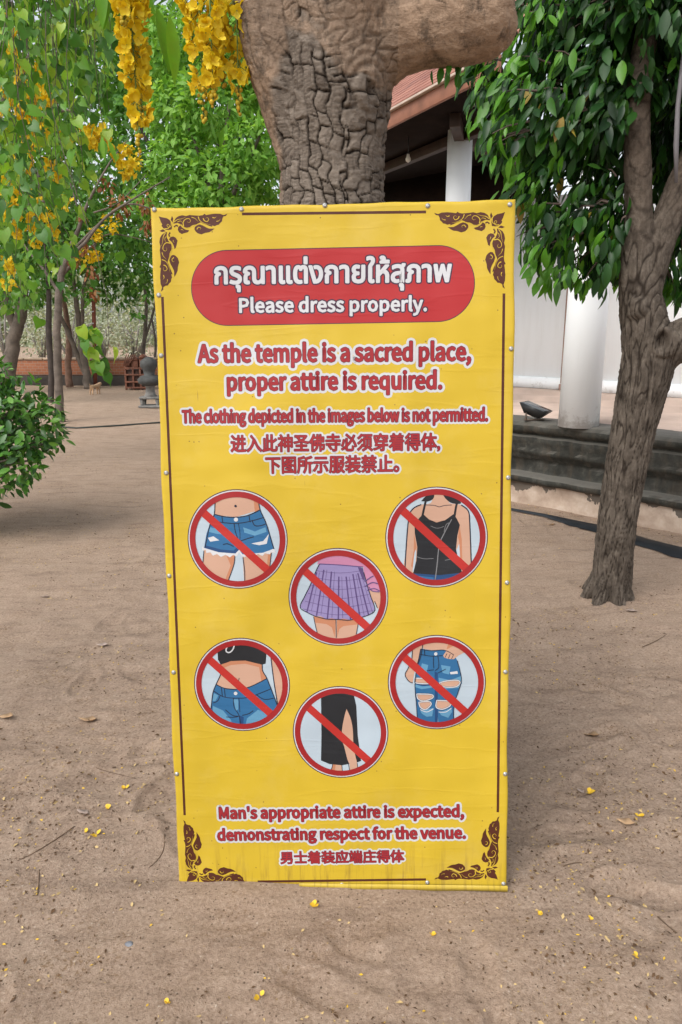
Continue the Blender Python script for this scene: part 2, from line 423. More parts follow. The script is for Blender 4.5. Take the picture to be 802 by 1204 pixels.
# door frame strip seen beside the column
def bproj(px, py, n):        # where the photo pixel meets the vertical plane bn = n
    d = ray(px, py); o = Vector((0, 0, CAMZ))-B0
    s = (n-o.dot(bn))/d.dot(bn); p = o+d*s; return p.dot(be), p.z
tl, zl = bproj(667, 446, 2.235); tr, zr = bproj(674, 446, 2.235); _, zt = bproj(672, 300, 2.235)
WOODB = plain('brown_wood', (.20, .11, .07), .6, .3, 12, .002)
mb = MB(); tw_ = bproj(697, 420, 2.235)[0]-tl
mb.box(BP(tl+tw_/2, 2.215, (zl+zt)/2-0.0), (tw_-.10, .05, zt-zl), brot, 0, .006)
fr = tb(mb, 'window', plain('window_shutter_wood', (.16, .085, .055), .6, .3, 12, .002))
mb = MB(); hw = .05
for dx in (0, tw_): mb.box(BP(tl+dx, 2.20, (zl+zt)/2), (.09, .10, zt-zl+.1), brot, 0, .006)
mb.box(BP(tl+tw_/2, 2.20, zl-.09), (tw_+.12, .11, .07), brot, 0, .006)
mb.v = [tuple(Vector(v)-TO) for v in mb.v]; mb.build('frame', plain('pinkish_frame', (.30, .19, .15), .6, .25, 10, .002), fr)
# columns
c1 = ground(680, 500.5, .80)
COLM = white_paint('white_column_paint', .5)
def column(c, r, z0, z1, name='column'):
    mb = MB(); k = 1.06
    mb.lathe((c.x, c.y, 0), [(r*k, z0), (r*1.02, z0+1.0), (r, z0+(z1-z0)*.6), (r*.97, z1)], 40)
    return tb(mb, name, COLM, temple, True)
column(c1, .165, .795, 3.63)
c2 = at(541.5, 150, 8.45)
column(c2, .132, .795, 3.63)
# old grey scuff at the foot of the front column
# roof
ZE = 3.60
E1 = at(566, 96, 6.75); E2 = at(456, 152, 8.26); E1.z = E2.z = 0
ed = (E2-E1).normalized(); en = Vector((ed.y, -ed.x, 0))
if en.x < 0: en = -en
def EP(t, n, z): return E1+ed*t+en*n+Vector((0, 0, z))
TA, TBE = -.22, 4.0
erot = Matrix.Rotation(math.atan2(ed.y, ed.x), 3, 'Z')
mb = MB(); mb.box(EP((TA+TBE)/2, .02, ZE+.06), (TBE-TA, .035, .13), erot, 0, .004)
FASC = tb(mb, 'fascia', plain('red_brown_fascia', (.27, .115, .07), .55, .3, 6, .003))
mb = MB(); mb.box(EP((TA+TBE)/2, -.012, ZE+.137), (TBE-TA, .05, .022), erot, 0, .003)
tb(mb, 'drip_edge', plain('pale_drip_edge', (.50, .40, .33), .6, .2, 8))
SLOPE = R(38); mb = MB(); k = 26
for i in range(k):           # overlapping rows of tiles
    s = .145*i; n0 = s*math.cos(SLOPE); z0 = ZE+.15+s*math.sin(SLOPE)
    rt = erot @ Matrix.Rotation(SLOPE*.93*(1), 3, 'X') if en.dot(erot @ Vector((0, 1, 0))) > 0 else erot @ Matrix.Rotation(-SLOPE*.93, 3, 'X')
    mb.box(EP((TA+TBE)/2+random.uniform(-.004, .004), n0+.06, z0+.06), (TBE-TA, .165, .022), rt, 0, .003)
def tile_mat():
    m, t, p = M('red_roof_tiles'); tc = N(t, 'TexCoord'); v = tc.outputs['Object']
    n1 = noise_n(t, v, 3, 5); n2 = noise_n(t, v, 40, 4)
    c = ramp(t, n1.outputs[0], [(.3, (.22, .085, .06)), (.6, (.36, .16, .115)), (.8, (.44, .25, .2))])
    st = ramp(t, noise_n(t, v, 1.6, 8, .75).outputs[0], [(.55, (0, 0, 0)), (.64, (1, 1, 1))])
    c2 = mixc(t, math_n(t, 'MULTIPLY', st.outputs[0], .5), c.outputs[0], (.12, .06, .06, 1))
    t.links.new(c2, p.inputs['Base Color']); p.inputs['Roughness'].default_value = .7; bump(t, p, n2.outputs[0], .4, .006); return m
roof = tb(mb, 'roof', tile_mat())
# ceiling from eave to wall
P = [EP(TA, .04, ZE+.02), EP(TBE, .04, ZE+.02), BP(T0, 2.3, ZE+.02), BP(-1.55, 2.3, ZE+.02)]
mb = MB(); mb.add(P+[p+Vector((0, 0, .03)) for p in P], [[0, 1, 2, 3], [7, 6, 5, 4], [0, 4, 5, 1], [1, 5, 6, 2], [2, 6, 7, 3], [3, 7, 4, 0]])
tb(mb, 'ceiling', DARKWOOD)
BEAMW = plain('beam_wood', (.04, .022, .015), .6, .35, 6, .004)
def beam(a, b, wd=.1, h=.12):
    a, b = Vector(a), Vector(b); d = b-a; mb = MB()
    mb.box((a+b)/2, (d.length, wd, h), Matrix.Rotation(math.atan2(d.y, d.x), 3, 'Z'), 0, .005); return tb(mb, 'beam', BEAMW)
zc = ZE-.05
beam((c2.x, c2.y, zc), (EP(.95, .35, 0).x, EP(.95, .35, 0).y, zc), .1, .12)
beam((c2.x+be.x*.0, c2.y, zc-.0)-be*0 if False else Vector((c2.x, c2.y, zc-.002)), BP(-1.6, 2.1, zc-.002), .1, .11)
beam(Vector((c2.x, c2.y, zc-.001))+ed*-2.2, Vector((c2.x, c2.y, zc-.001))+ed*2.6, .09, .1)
# hanging bulb
pb = at(480, 187, 8.7)
bulb = empty('hanging_bulb', (pb.x, pb.y, ZE+.02), 'small bare bulb on a short cord under the dark temple eave', 'bulb')
mb = MB(); mb.tube([(0, 0, 0), (0, 0, pb.z-ZE+.03)], .005, 6); mb.build('cord', plain('black_cable', (.02, .02, .02)), bulb)
mb = MB(); z = pb.z-ZE-.02; mb.lathe((0, 0, z), [(.004, -.035), (.025, -.02), (.03, 0), (.018, .025), (.014, .05)], 12)
mb.build('glass_bulb', plain('frosted_bulb', (.55, .5, .42), .3), bulb, True)

# floodlight on the coping
pf = ground(628, 494, .812)
fl = empty('floodlight', pf, 'black floodlight tilted upward on the edge of the temple platform', 'floodlight')
BLK = plain('black_metal', (.018, .019, .02), .45, .3, 20)
W = wpx(33, pf)
fr_ = Matrix.Rotation(R(-38), 3, 'Z') @ Matrix.Rotation(R(18), 3, 'Y')
def prism(c, a, b, h, rot):
    vs = []
    for z, (sx, sy) in ((-h/2, b), (h/2, a)):
        for x, y in ((-1, -1), (1, -1), (1, 1), (-1, 1)): vs.append(Vector(c)+rot @ Vector((x*sx/2, y*sy/2, z)))
    return vs, [[3, 2, 1, 0], [4, 5, 6, 7], [0, 1, 5, 4], [1, 2, 6, 5], [2, 3, 7, 6], [3, 0, 4, 7]]
mb = MB(); mb.add(*prism((0, 0, .085), (W, W*.75), (W*.55, W*.42), .085, fr_)); mb.build('housing', BLK, fl)
mb = MB(); mb.box(Vector((0, 0, .085))+fr_ @ Vector((0, 0, .0455)), (W*.86, W*.62, .004), fr_); mb.build('lens', plain('lamp_glass', (.12, .13, .14), .12), fl)
mb = MB(); mb.tube([(-W*.30, -.02, .0), (-W*.32, -.02, .07)], .008, 6); mb.tube([(W*.22, .03, .0), (W*.24, .03, .06)], .008, 6); mb.box((0, 0, .006), (W*.7, .05, .012)); mb.build('bracket', plain('rusty_bracket', (.12, .09, .07)), fl)

# flat black hose along the platform
pts = [(560, 590), (603, 600), (640, 608), (675, 617), (700, 623), (725, 630), (752, 639), (780, 646), (802, 652), (860, 668)]
wid = [.03, .03, .04, .12, .22, .24, .22, .24, .26, .28]
GP = [ground(*p) for p in pts]; vs = []; fs = []
for i, p in enumerate(GP):
    d = (GP[min(i+1, len(GP)-1)]-GP[max(i-1, 0)]).normalized(); s = Vector((-d.y, d.x, 0))
    for k, (o, z) in enumerate(((-.5, .004), (-.25, .02), (.25, .02), (.5, .004))):
        q = p+s*o*wid[i]; vs.append((q.x, q.y, gz(q.x, q.y)+z+.006))
for i in range(len(GP)-1):
    for k in range(3): fs.append([i*4+k, i*4+k+1, i*4+k+5, i*4+k+4])
mb = MB(); mb.add(vs, fs); o = mb.build('flat_hose', plain('black_rubber', (.016, .019, .022), .5, .3, 10), smooth=True)
tag(o, 'flat black hose lying on sand along the temple platform', 'hose')

# ------------------------------------------------------------------ sign
SIGN_Y, S_YAW, S_LEAN, S_ROLL, SW, SH = 1.9361, -.0406, -.1229, -.0177, .9971, 1.9908
sign = empty('dress_code_sign', (-.0007, SIGN_Y, .000), 'tall yellow temple dress code sign board leaning on the large tree trunk', 'sign')
SR = Matrix.Rotation(S_YAW, 3, 'Z') @ Matrix.Rotation(S_LEAN, 3, 'X') @ Matrix.Rotation(S_ROLL, 3, 'Y')
sign.rotation_mode = 'QUATERNION'; sign.rotation_quaternion = SR.to_quaternion()
SORG = Vector((-.0007, SIGN_Y, 0.0)); SRi = SR.transposed()
def S(px, py):
    """photo pixel -> board coordinates (x, z)"""
    o = SRi @ (Vector((0, 0, CAMZ))-SORG); d = SRi @ ray(px, py); s = -o.y/d.y; p = o+d*s
    return (p.x, p.z)
SC = SW/408.0      # metres per photo pixel on the board (average)

def print_mat(name, rgb, dirt=True, rough=.42):
    m, t, p = M(name); tc = N(t, 'TexCoord'); v = tc.outputs['Object']
    sx = N(t, 'SeparateXYZ'); t.links.new(v, sx.inputs[0])
    n1 = noise_n(t, v, 1.6, 3); n2 = noise_n(t, v, 26, 5)
    c = tuple(rgb[:3])
    base = ramp(t, n1.outputs[0], [(.3, tuple(x*.94 for x in c)), (.7, tuple(min(1, x*1.04) for x in c))]).outputs[0]
    if dirt:
        # mud splashed on the lowest part, running drips and specks
        low = N(t, 'MapRange'); t.links.new(sx.outputs[2], low.inputs[0])
        low.inputs[1].default_value = .16; low.inputs[2].default_value = .0; low.inputs[3].default_value = 0; low.inputs[4].default_value = 1
        dr = noise_n(t, mapping(t, v, (60, 1, 5)), 1.0, 5, .7)
        dm = ramp(t, dr.outputs[0], [(.50, (0, 0, 0)), (.68, (1, 1, 1))])
        f = math_n(t, 'MULTIPLY', low.outputs[0], dm.outputs[0]); f = math_n(t, 'MULTIPLY', f, .6)
        base = mixc(t, f, base, (.14, .075, .03, 1))
        dr2 = noise_n(t, mapping(t, v, (95, 1, 7)), 1.0, 2, .5)
        dm2 = ramp(t, dr2.outputs[0], [(.755, (0, 0, 0)), (.79, (1, 1, 1))])
        base = mixc(t, math_n(t, 'MULTIPLY', dm2.outputs[0], .55), base, (.12, .07, .03, 1))
        vo = N(t, 'TexVoronoi', Scale=70); t.links.new(v, vo.inputs['Vector'])
        pk = ramp(t, vo.outputs['Color'], [(.0, (0, 0, 0)), (.90, (0, 0, 0)), (.92, (1, 1, 1))])
        sp = math_n(t, 'MULTIPLY', math_n(t, 'LESS_THAN', vo.outputs['Distance'], .13), pk.outputs[0])
        base = mixc(t, math_n(t, 'MULTIPLY', sp, .75), base, (.09, .05, .02, 1))
        ft = noise_n(t, v, 4.5, 6, .7); fm = ramp(t, ft.outputs[0], [(.5, (0, 0, 0)), (.75, (1, 1, 1))])
        base = mixc(t, math_n(t, 'MULTIPLY', fm.outputs[0], .12), base, (.62, .52, .30, 1))
    t.links.new(base, p.inputs['Base Color'])
    rr = ramp(t, n2.outputs[0], [(.3, (rough-.06,)*3), (.7, (rough+.1,)*3)]); t.links.new(rr.outputs[0], p.inputs['Roughness'])
    p.inputs['Specular IOR Level'].default_value = .28
    # soft buckles of the stretched vinyl
    w1 = noise_n(t, mapping(t, v, (2.2, 1, 1.1)), 1.4, 2, .4); w2 = noise_n(t, mapping(t, v, (1.0, 1, 2.2), (0, R(28), 0)), 5, 1, .4)
    wl = noise_n(t, v, 700, 1, .4)
    h = math_n(t, 'ADD', math_n(t, 'MULTIPLY', w1.outputs[0], 1.0), math_n(t, 'MULTIPLY', w2.outputs[0], .12))
    ex = math_n(t, 'SUBTRACT', math_n(t, 'ABSOLUTE', sx.outputs[0]), SW/2-.10); ez = math_n(t, 'SUBTRACT', math_n(t, 'ABSOLUTE', math_n(t, 'SUBTRACT', sx.outputs[2], SH/2)), SH/2-.12)
    eg = math_n(t, 'MULTIPLY', math_n(t, 'MAXIMUM', ex, ez), 9.0, True)
    pk_ = noise_n(t, mapping(t, v, (9, 1, 5), (0, R(40), 0)), 1.2, 2, .5)
    h = math_n(t, 'ADD', h, math_n(t, 'MULTIPLY', math_n(t, 'MULTIPLY', eg, pk_.outputs[0]), .13))
    cr_ = noise_n(t, mapping(t, v, (1.4, 1, 9), (0, R(-22), 0)), .9, 3, .55)
    h = math_n(t, 'ADD', h, math_n(t, 'MULTIPLY', ramp(t, cr_.outputs[0], [(.47, (0, 0, 0)), (.5, (1, 1, 1)), (.53, (0, 0, 0))]).outputs[0], .006))
    h = math_n(t, 'ADD', h, math_n(t, 'MULTIPLY', wl.outputs[0], .0035))
    bump(t, p, h, .8, .06); return m

YEL = print_mat('yellow_vinyl', (0.4984, 0.3453, 0.0249))
PRED = print_mat('red_print', (0.3427, 0.0187, 0.0205), False)
RED_T = print_mat('red_letter_print', (0.2766, 0.0184, 0.0231), False)
WHT = print_mat('white_print', (0.4874, 0.4874, 0.5005), False)
OUTL = print_mat('dark_plum_print', (0.0494, 0.0198, 0.0395), False)
BRN = print_mat('brown_print', (0.0692, 0.0184, 0.0093), False)
RING = print_mat('ring_red_print', (0.2634, 0.0145, 0.0158), False)
SLASH = print_mat('slash_red_print', (0.3688, 0.0231, 0.0184), False)

# board: wooden frame behind, vinyl panel with rounded wrapped edges in front
mb = MB()
# panel front is at y=0 (towards the camera is -y)
nxp, nzp = 40, 80
def edge_round(u):      # height drop close to an edge (m)
    return .004*max(0, 1-u/.006)**2
vs = []
xs = np.concatenate([[0, .002, .005, .012], np.linspace(.03, SW-.03, nxp), [SW-.012, SW-.005, SW-.002, SW]])-SW/2
zs = np.concatenate([[0, .002, .005, .012], np.linspace(.03, SH-.03, nzp), [SH-.012, SH-.005, SH-.002, SH]])
def edge_wave(z): return .0018*math.sin(z*9.0)+.0012*math.sin(z*23+1)
for z in zs:
    for x in xs:
        u = min(SW/2-abs(x), z, SH-z)
        xx = x+edge_wave(z)*(abs(x)/(SW/2))**6; zz = z+(edge_wave(x*2.1+.5)*.6 if z > SH-.02 else 0)
        vs.append((xx, edge_round(u)+.0*x, zz))
kx, kz = len(xs), len(zs)
fs = [[j*kx+i, j*kx+i+1, (j+1)*kx+i+1, (j+1)*kx+i] for j in range(kz-1) for i in range(kx-1)]
rim = [i for i in range(kx)]+[j*kx+kx-1 for j in range(1, kz)]+[(kz-1)*kx+i for i in range(kx-2, -1, -1)]+[j*kx for j in range(kz-2, 0, -1)]
nb = len(vs)
for r in rim: vs.append((vs[r][0], .022, vs[r][2]))
n = len(rim)
for i in range(n): fs.append([rim[i], nb+i, nb+(i+1) % n, rim[(i+1) % n]])
fs.append([nb+i for i in range(n)])
mb.add(vs, fs); panel = mb.build('panel', YEL, sign, True)
FR = plain('frame_wood', (.16, .10, .06), .8, .35, 14, .004)
mb = MB()
for x in (-SW/2+.03, SW/2-.03): mb.box((x, .042, SH/2), (.05, .035, SH-.01), None, 0, .003)
for z in (.03, SH/3, 2*SH/3, SH-.03): mb.box((0, .042, z), (SW-.115, .033, .05), None, 0, .003)
mb.build('frame', FR, sign)

LAY = .00003
class Print:
    """flat printed shapes, each on its own hair-thin layer of ink"""
    def __init__(s, z0=1): s.v = []; s.f = []; s.m = []; s.k = z0; s.clip = None
    def _poly(s, pts, mi, y, clip=True):
        if s.clip is not None and clip: pts = clip_poly(pts, s.clip)
        if len(pts) < 3: return
        b = len(s.v); s.v += [(p[0], y, p[1]) for p in pts]
        tr = tessellate_polygon([[Vector((p[0], p[1], 0)) for p in pts]])
        for t in tr:
            a, bb, c = (pts[i] for i in t)
            ar = (bb[0]-a[0])*(c[1]-a[1])-(bb[1]-a[1])*(c[0]-a[0])
            if abs(ar) < 1e-12: continue
            t = list(t) if ar > 0 else list(t)[::-1]
            s.f.append([b+i for i in t]); s.m.append(mi)
    def poly(s, pts, mi, clip=True): s.k += 1; s._poly(pts, mi, -s.k*LAY, clip)
    def stroke(s, pts, wd, mi, taper=False, clip=True):
        s.k += 1; y0 = -s.k*LAY
        P = [Vector((p[0], p[1])) for p in pts]; n = len(P); L_, R_ = [], []
        for i in range(n):
            d = (P[min(i+1, n-1)]-P[max(i-1, 0)]).normalized(); q = Vector((-d.y, d.x))
            h = wd/2*(1 if not taper else max(.12, 1-i/(n-1)*.9)); L_.append(P[i]+q*h); R_.append(P[i]-q*h)
        for i in range(n-1): s._poly([L_[i], L_[i+1], R_[i+1], R_[i]], mi, y0-i*2e-6, clip)
    def disc(s, c, r, mi, n=40, clip=True): s.poly([(c[0]+r*math.cos(2*math.pi*i/n), c[1]+r*math.sin(2*math.pi*i/n)) for i in range(n)], mi, clip)
    def ring(s, c, r0, r1, mi, n=72):
        s.k += 1; b = len(s.v); y = -s.k*LAY
        for i in range(n):
            a = 2*math.pi*i/n
            for r in (r0, r1): s.v.append((c[0]+r*math.cos(a), y, c[1]+r*math.sin(a)))
        for i in range(n):
            j = (i+1) % n; s.f.append([b+2*i, b+2*i+1, b+2*j+1, b+2*j]); s.m.append(mi)
    def build(s, name, mats, parent): return link(name, mesh_np(name, s.v, s.f, mat_idx=s.m), mats, parent)
def clip_poly(pts, conv):
    out = [tuple(p) for p in pts]
    m = len(conv)
    for i in range(m):
        a, b = conv[i], conv[(i+1) % m]; inp = out; out = []
        if not inp: return []
        def side(p): return (b[0]-a[0])*(p[1]-a[1])-(b[1]-a[1])*(p[0]-a[0])
        for j in range(len(inp)):
            p, q = inp[j], inp[(j+1) % len(inp)]; sp, sq = side(p), side(q)
            if sp >= 0: out.append(p)
            if (sp >= 0) != (sq >= 0):
                t = sp/(sp-sq); out.append((p[0]+(q[0]-p[0])*t, p[1]+(q[1]-p[1])*t))
    return out

# red banner
def stadium(x0, x1, z0, z1, r, n=18):
    P = []
    for cx, cz, a0 in ((x1-r, z0+r, -90), (x1-r, z1-r, 0), (x0+r, z1-r, 90), (x0+r, z0+r, 180)):
        for i in range(n+1):
            a = R(a0+90*i/n); P.append((cx+r*math.cos(a), cz+r*math.sin(a)))
    return P
bl, br_ = S(225.6, 337), S(557.5, 334); tp, bt = S(391, 292.0)[1], S(391, 380)[1]
pr = Print(1); e = .0022
pr.poly(stadium(bl[0]-e, br_[0]+e, bt-e, tp+e, (tp-bt)/2*.985+e), 0); pr.poly(stadium(bl[0], br_[0], bt, tp, (tp-bt)/2*.985), 1)
pr.build('banner', [OUTL, PRED], sign)
# border lines
def border(a, b, wd=.0075):
    pr = Print(1); p, q = S(*a), S(*b); pr.stroke([p, q], wd, 0); pr.build('border_line', [BRN], sign)
border((284.5, 251.6), (501, 249.2)); border((191, 349), (217.2, 958.5)); border((592.6, 345), (585.4, 955)); border((303, 1036.6), (501, 1034))

# corner ornaments (leaf scrolls)
ozx = lambda p: ((p[0]-133)/8.02*SC, -(p[1]-180)/8.02*SC)
corner_leaf = [(130, 178), (160, 188), (200, 195), (228, 212), (246, 240), (250, 262), (244, 296), (215, 300), (190, 297), (165, 280), (152, 262), (160, 250), (147, 228), (140, 205)]
bud = [(252, 178), (262, 200), (256, 236), (238, 212)]
arm = [(262, 246), (268, 225), (285, 198), (310, 182), (345, 174), (380, 182), (410, 174), (450, 178), (500, 182), (530, 178), (552, 166), (560, 178), (600, 172), (640, 168), (690, 170), (722, 182), (757, 170), (742, 190), (718, 195), (708, 215), (706, 235), (690, 248), (676, 264), (655, 268), (640, 276), (612, 270), (615, 282), (585, 272), (560, 260), (535, 252), (512, 240), (490, 248), (470, 258), (440, 262), (420, 272), (405, 285), (385, 290), (365, 280), (345, 272), (322, 250), (300, 240), (280, 244)]
lobe1 = [(300, 300), (305, 275), (325, 262), (345, 285), (372, 300), (405, 308), (392, 322), (362, 330), (335, 338), (310, 322)]
lobe2 = [(452, 300), (455, 280), (475, 265), (500, 258), (530, 268), (560, 285), (585, 296), (637, 297), (610, 315), (585, 328), (552, 332), (515, 345), (480, 335), (462, 318)]
stem = [(262, 270), (285, 255), (305, 262), (300, 275), (285, 268), (272, 280)]
cuts = [([(355, 270), (352, 235), (375, 210), (405, 205), (420, 225), (405, 240), (388, 232)], 9), ([(270, 232), (300, 212), (340, 205), (380, 190)], 8),
        ([(535, 205), (545, 225), (570, 235), (585, 215), (572, 200), (556, 208)], 9), ([(490, 190), (505, 225), (545, 250), (600, 262)], 8), ([(330, 255), (370, 285), (420, 280), (480, 255), (520, 262)], 7),
        ([(180, 288), (215, 285), (225, 262), (210, 250), (196, 262)], 8), ([(620, 200), (640, 205), (655, 195)], 9), ([(475, 300), (490, 282), (510, 290), (505, 305)], 8), ([(330, 300), (345, 300), (350, 312)], 6), ([(430, 195), (460, 205), (490, 235)], 7), ([(300, 232), (330, 225), (350, 245)], 6), ([(655, 235), (680, 230), (690, 215)], 6)]
def ornament(corner, sx, sz):
    pr = Print(1); cx, cz = corner
    def mp(p, sw):
        x, z = ozx(p)
        if sw: x, z = -z*1.02, -x*1.06
        return (cx+sx*x, cz+sz*z)
    pr.poly([mp(p, 0) for p in corner_leaf], 0)
    for sw in (0, 1):
        for s_ in (bud, arm, lobe1, lobe2, stem): pr.poly([mp(p, sw) for p in s_], 0)
    for sw in (0, 1):
        for c, wd in cuts: pr.stroke([mp(p, sw) for p in smooth_line(c)], wd/8.02*SC, 1, True)
    pr.build('corner_ornament', [BRN, YEL], sign)
def smooth_line(c, k=5):
    out = []; n = len(c)
    for i in range(n-1):
        p0, p1, p2, p3 = (np.array(c[max(0, min(n-1, i+d))], float) for d in (-1, 0, 1, 2))
        for j in range(k):
            t = j/k; out.append(tuple(.5*((2*p1)+(-p0+p2)*t+(2*p0-5*p1+4*p2-p3)*t*t+(-p0+3*p1-3*p2+p3)*t**3)))
    out.append(tuple(c[-1])); return out
ornament(S(187.0, 254.5), 1, 1); ornament(S(593.5, 249.5), -1, 1); ornament(S(219.5, 1037), 1, -1); ornament(S(585.2, 1034), -1, -1)

# lettering: outlines of the sign's Latin letters (advance, contours), cap height 700
GLYPHS = {"'": (265, ['178,736 86,736 88,639 105,461 159,461 176,639']),
',': (265, ['191,93 138,120 91,104 72,59 91,14 136,-2 146,-1 120,-77 51,-130 72,-181 174,-102 211,18']),
'.': (265, ['177,102 133,120 88,102 70,53 88,6 133,-12 177,6 196,53']),
'A': (581, ['241,700 4,0 93,0 160,214 416,214 483,0 577,0 339,700', '286,628 394,284 182,284 253,509']),
'H': (695, ['184,700 96,700 96,0 184,0 184,330 511,330 511,0 600,0 600,700 511,700 511,407 184,407']),
'M': (775, ['96,700 96,0 176,0 176,388 164,594 357,71 416,71 605,594 597,388 597,0 679,0 679,700 573,700 439,326 391,180 202,700']),
'P': (605, ['96,700 96,0 184,0 184,279 300,279 486,331 558,495 486,655 296,700', '184,628 285,628 423,600 470,495 425,385 288,350 184,350']),
'T': (572, ['542,700 30,700 30,626 242,626 242,0 330,0 330,626 542,626']),
'a': (538, ['419,474 282,532 166,509 78,464 112,404 182,442 267,459 353,419 374,329 133,265 56,135 99,26 207,-12 299,9 379,62 390,0 461,0 461,319', '192,223 374,270 374,126 303,75 232,58 167,77 140,140']),
'b': (590, ['176,760 88,760 88,0 158,0 165,53 241,5 316,-12 473,61 541,267 488,460 335,532 250,511 172,459 176,552', '313,458 419,406 451,266 408,116 302,61 243,73 176,115 176,388 247,440']),
'c': (487, ['386,514 299,532 124,460 50,259 119,59 292,-12 382,5 460,53 422,112 367,75 300,60 184,115 139,259 186,403 303,458 358,446 406,414 450,471']),
'd': (592, ['504,760 416,760 416,561 421,472 354,516 275,532 118,458 51,259 109,58 265,-12 352,9 422,61 433,0 504,0', '290,458 353,446 416,404 416,132 352,79 284,61 178,114 140,260 184,403']),
'e': (529, ['435,466 282,532 121,459 50,259 122,59 298,-12 392,3 468,40 437,98 377,68 308,57 187,106 136,239 485,239 489,288', '284,462 379,421 413,301 135,301 186,420']),
'f': (310, ['300,768 253,773 139,727 102,602 102,519 32,514 32,448 102,448 102,0 189,0 189,448 299,448 299,519 189,519 189,601 207,677 263,703 291,699 321,689 340,756']),
'g': (539, ['303,528 262,532 126,482 68,347 89,264 136,207 97,164 78,107 92,55 125,22 69,-36 49,-100 108,-203 263,-239 454,-185 525,-59 480,35 345,64 243,64 171,80 152,120 161,156 185,182 223,169 262,164 397,213 452,345 440,406 410,452 516,452 516,519 335,519', '184,436 262,468 340,436 372,347 340,257 262,223 185,257 152,347', '334,-8 413,-22 439,-74 395,-146 275,-179 165,-154 125,-88 137,-43 178,0 244,-8']),
'h': (580, ['176,760 88,760 88,0 176,0 176,376 246,436 317,456 392,423 415,317 415,0 502,0 502,329 464,480 344,532 249,506 172,445 176,552']),
'i': (263, ['176,519 88,519 88,0 176,0', '174,724 132,740 90,724 74,684 90,641 132,626 174,641 190,684']),
'l': (271, ['176,760 88,760 88,103 109,18 180,-12 230,-5 218,62 200,60 183,69 176,97']),
'm': (884, ['425,505 331,532 245,506 170,443 159,519 88,519 88,0 176,0 176,376 244,436 306,456 379,423 402,317 402,0 489,0 489,376 558,436 620,456 693,423 716,317 716,0 803,0 803,329 765,480 647,532 557,504 475,433']),
'n': (583, ['464,480 344,532 249,506 170,443 159,519 88,519 88,0 176,0 176,376 246,436 317,456 392,423 415,317 415,0 502,0 502,329']),
'o': (579, ['457,460 289,532 122,460 50,259 122,59 289,-12 457,59 529,259', '181,403 289,458 398,403 440,259 398,115 289,60 181,115 139,259']),
'p': (592, ['488,460 335,532 248,510 170,458 159,519 88,519 88,-219 176,-219 173,48 244,3 316,-12 473,61 541,267', '313,458 419,406 451,266 408,116 302,61 243,73 176,115 176,388 247,440']),
'q': (592, ['355,516 275,532 118,458 51,259 109,58 265,-12 350,8 421,60 416,-34 416,-219 504,-219 504,519 435,519 426,470', '290,458 353,446 416,404 416,132 352,79 284,61 178,114 140,260 184,403']),
'r': (371, ['347,529 317,532 236,503 170,424 159,519 88,519 88,0 176,0 176,333 237,426 306,454 356,445 372,520']),
's': (447, ['327,514 238,532 106,489 59,385 107,287 291,198 329,137 303,79 226,55 143,72 73,117 31,59 118,8 223,-12 363,33 412,141 361,246 176,334 142,389 166,442 239,464 301,451 356,418 398,473']),
't': (360, ['190,665 117,665 108,519 26,514 26,448 103,448 103,160 135,35 250,-12 300,-6 347,7 329,73 301,63 270,58 208,84 190,158 190,448 331,448 331,519 190,519']),
'u': (580, ['168,519 80,519 80,190 119,39 240,-12 333,13 411,81 420,0 493,0 493,519 406,519 406,151 337,84 265,63 191,96 168,201']),
'v': (498, ['103,519 12,519 200,0 302,0 485,519 399,519 253,71']),
'w': (766, ['115,519 26,519 170,0 271,0 363,352 380,429 495,0 601,0 741,519 657,519 565,146 550,74 527,146 428,519 343,519 227,74 207,146 192,219']),
'x': (476, ['122,519 28,519 185,270 14,0 106,0 228,214 262,168 366,0 461,0 290,262 448,519 357,519 247,318 217,361']),
'y': (498, ['103,519 12,519 221,-1 209,-40 164,-120 93,-152 53,-143 35,-213 63,-221 96,-223 218,-172 290,-44 485,519 400,519 265,84 233,159']),
' ': (214, []),
}
def latin_shape(body):
    W, F, E = [], [], []; x = 0
    for ch in body:
        adv, ls = GLYPHS[ch]
        loops = [[tuple(map(int, q.split(','))) for q in l.split()] for l in ls]
        o = len(W); flat = [p for l in loops for p in l]
        W += [((p[0]+x)/1000, p[1]/1000) for p in flat]
        if flat:
            for t in tessellate_polygon([[Vector((p[0], p[1], 0)) for p in l] for l in loops]):
                a, b, c = (flat[i] for i in t); ar = (b[0]-a[0])*(c[1]-a[1])-(b[1]-a[1])*(c[0]-a[0])
                if ar: F.append([o+i for i in (t if ar > 0 else t[::-1])])
        k = o
        for l in loops:
            E += [(k+i, k+(i+1) % len(l)) for i in range(len(l))]; k += len(l)
        x += adv
    return np.array(W), F, E
def text_shape(body, res=3):
    if all(c in GLYPHS for c in body): return latin_shape(body)
    c = bpy.data.curves.new('lettering', 'FONT'); c.body = body; c.resolution_u = res
    o = bpy.data.objects.new('lettering', c); COL.objects.link(o)
    dg = bpy.context.evaluated_depsgraph_get(); dg.update()
    me = bpy.data.meshes.new_from_object(o.evaluated_get(dg))
    V = np.array([v.co[:2] for v in me.vertices]); F = [list(p.vertices) for p in me.polygons]
    bpy.data.objects.remove(o); bpy.data.curves.remove(c); bpy.data.meshes.remove(me)
    # weld
    key = {}; idx = []
    for p in V:
        k = (round(p[0], 4), round(p[1], 4)); idx.append(key.setdefault(k, len(key)))
    W = np.zeros((len(key), 2))
    for i, p in zip(idx, V): W[i] = p
    F = [[idx[i] for i in f] for f in F]
    cnt = {}
    for f in F:
        for a, b in zip(f, f[1:]+f[:1]): cnt[(min(a, b), max(a, b))] = cnt.get((min(a, b), max(a, b)), 0)+1
    return W, F, [e for e, c in cnt.items() if c == 1]
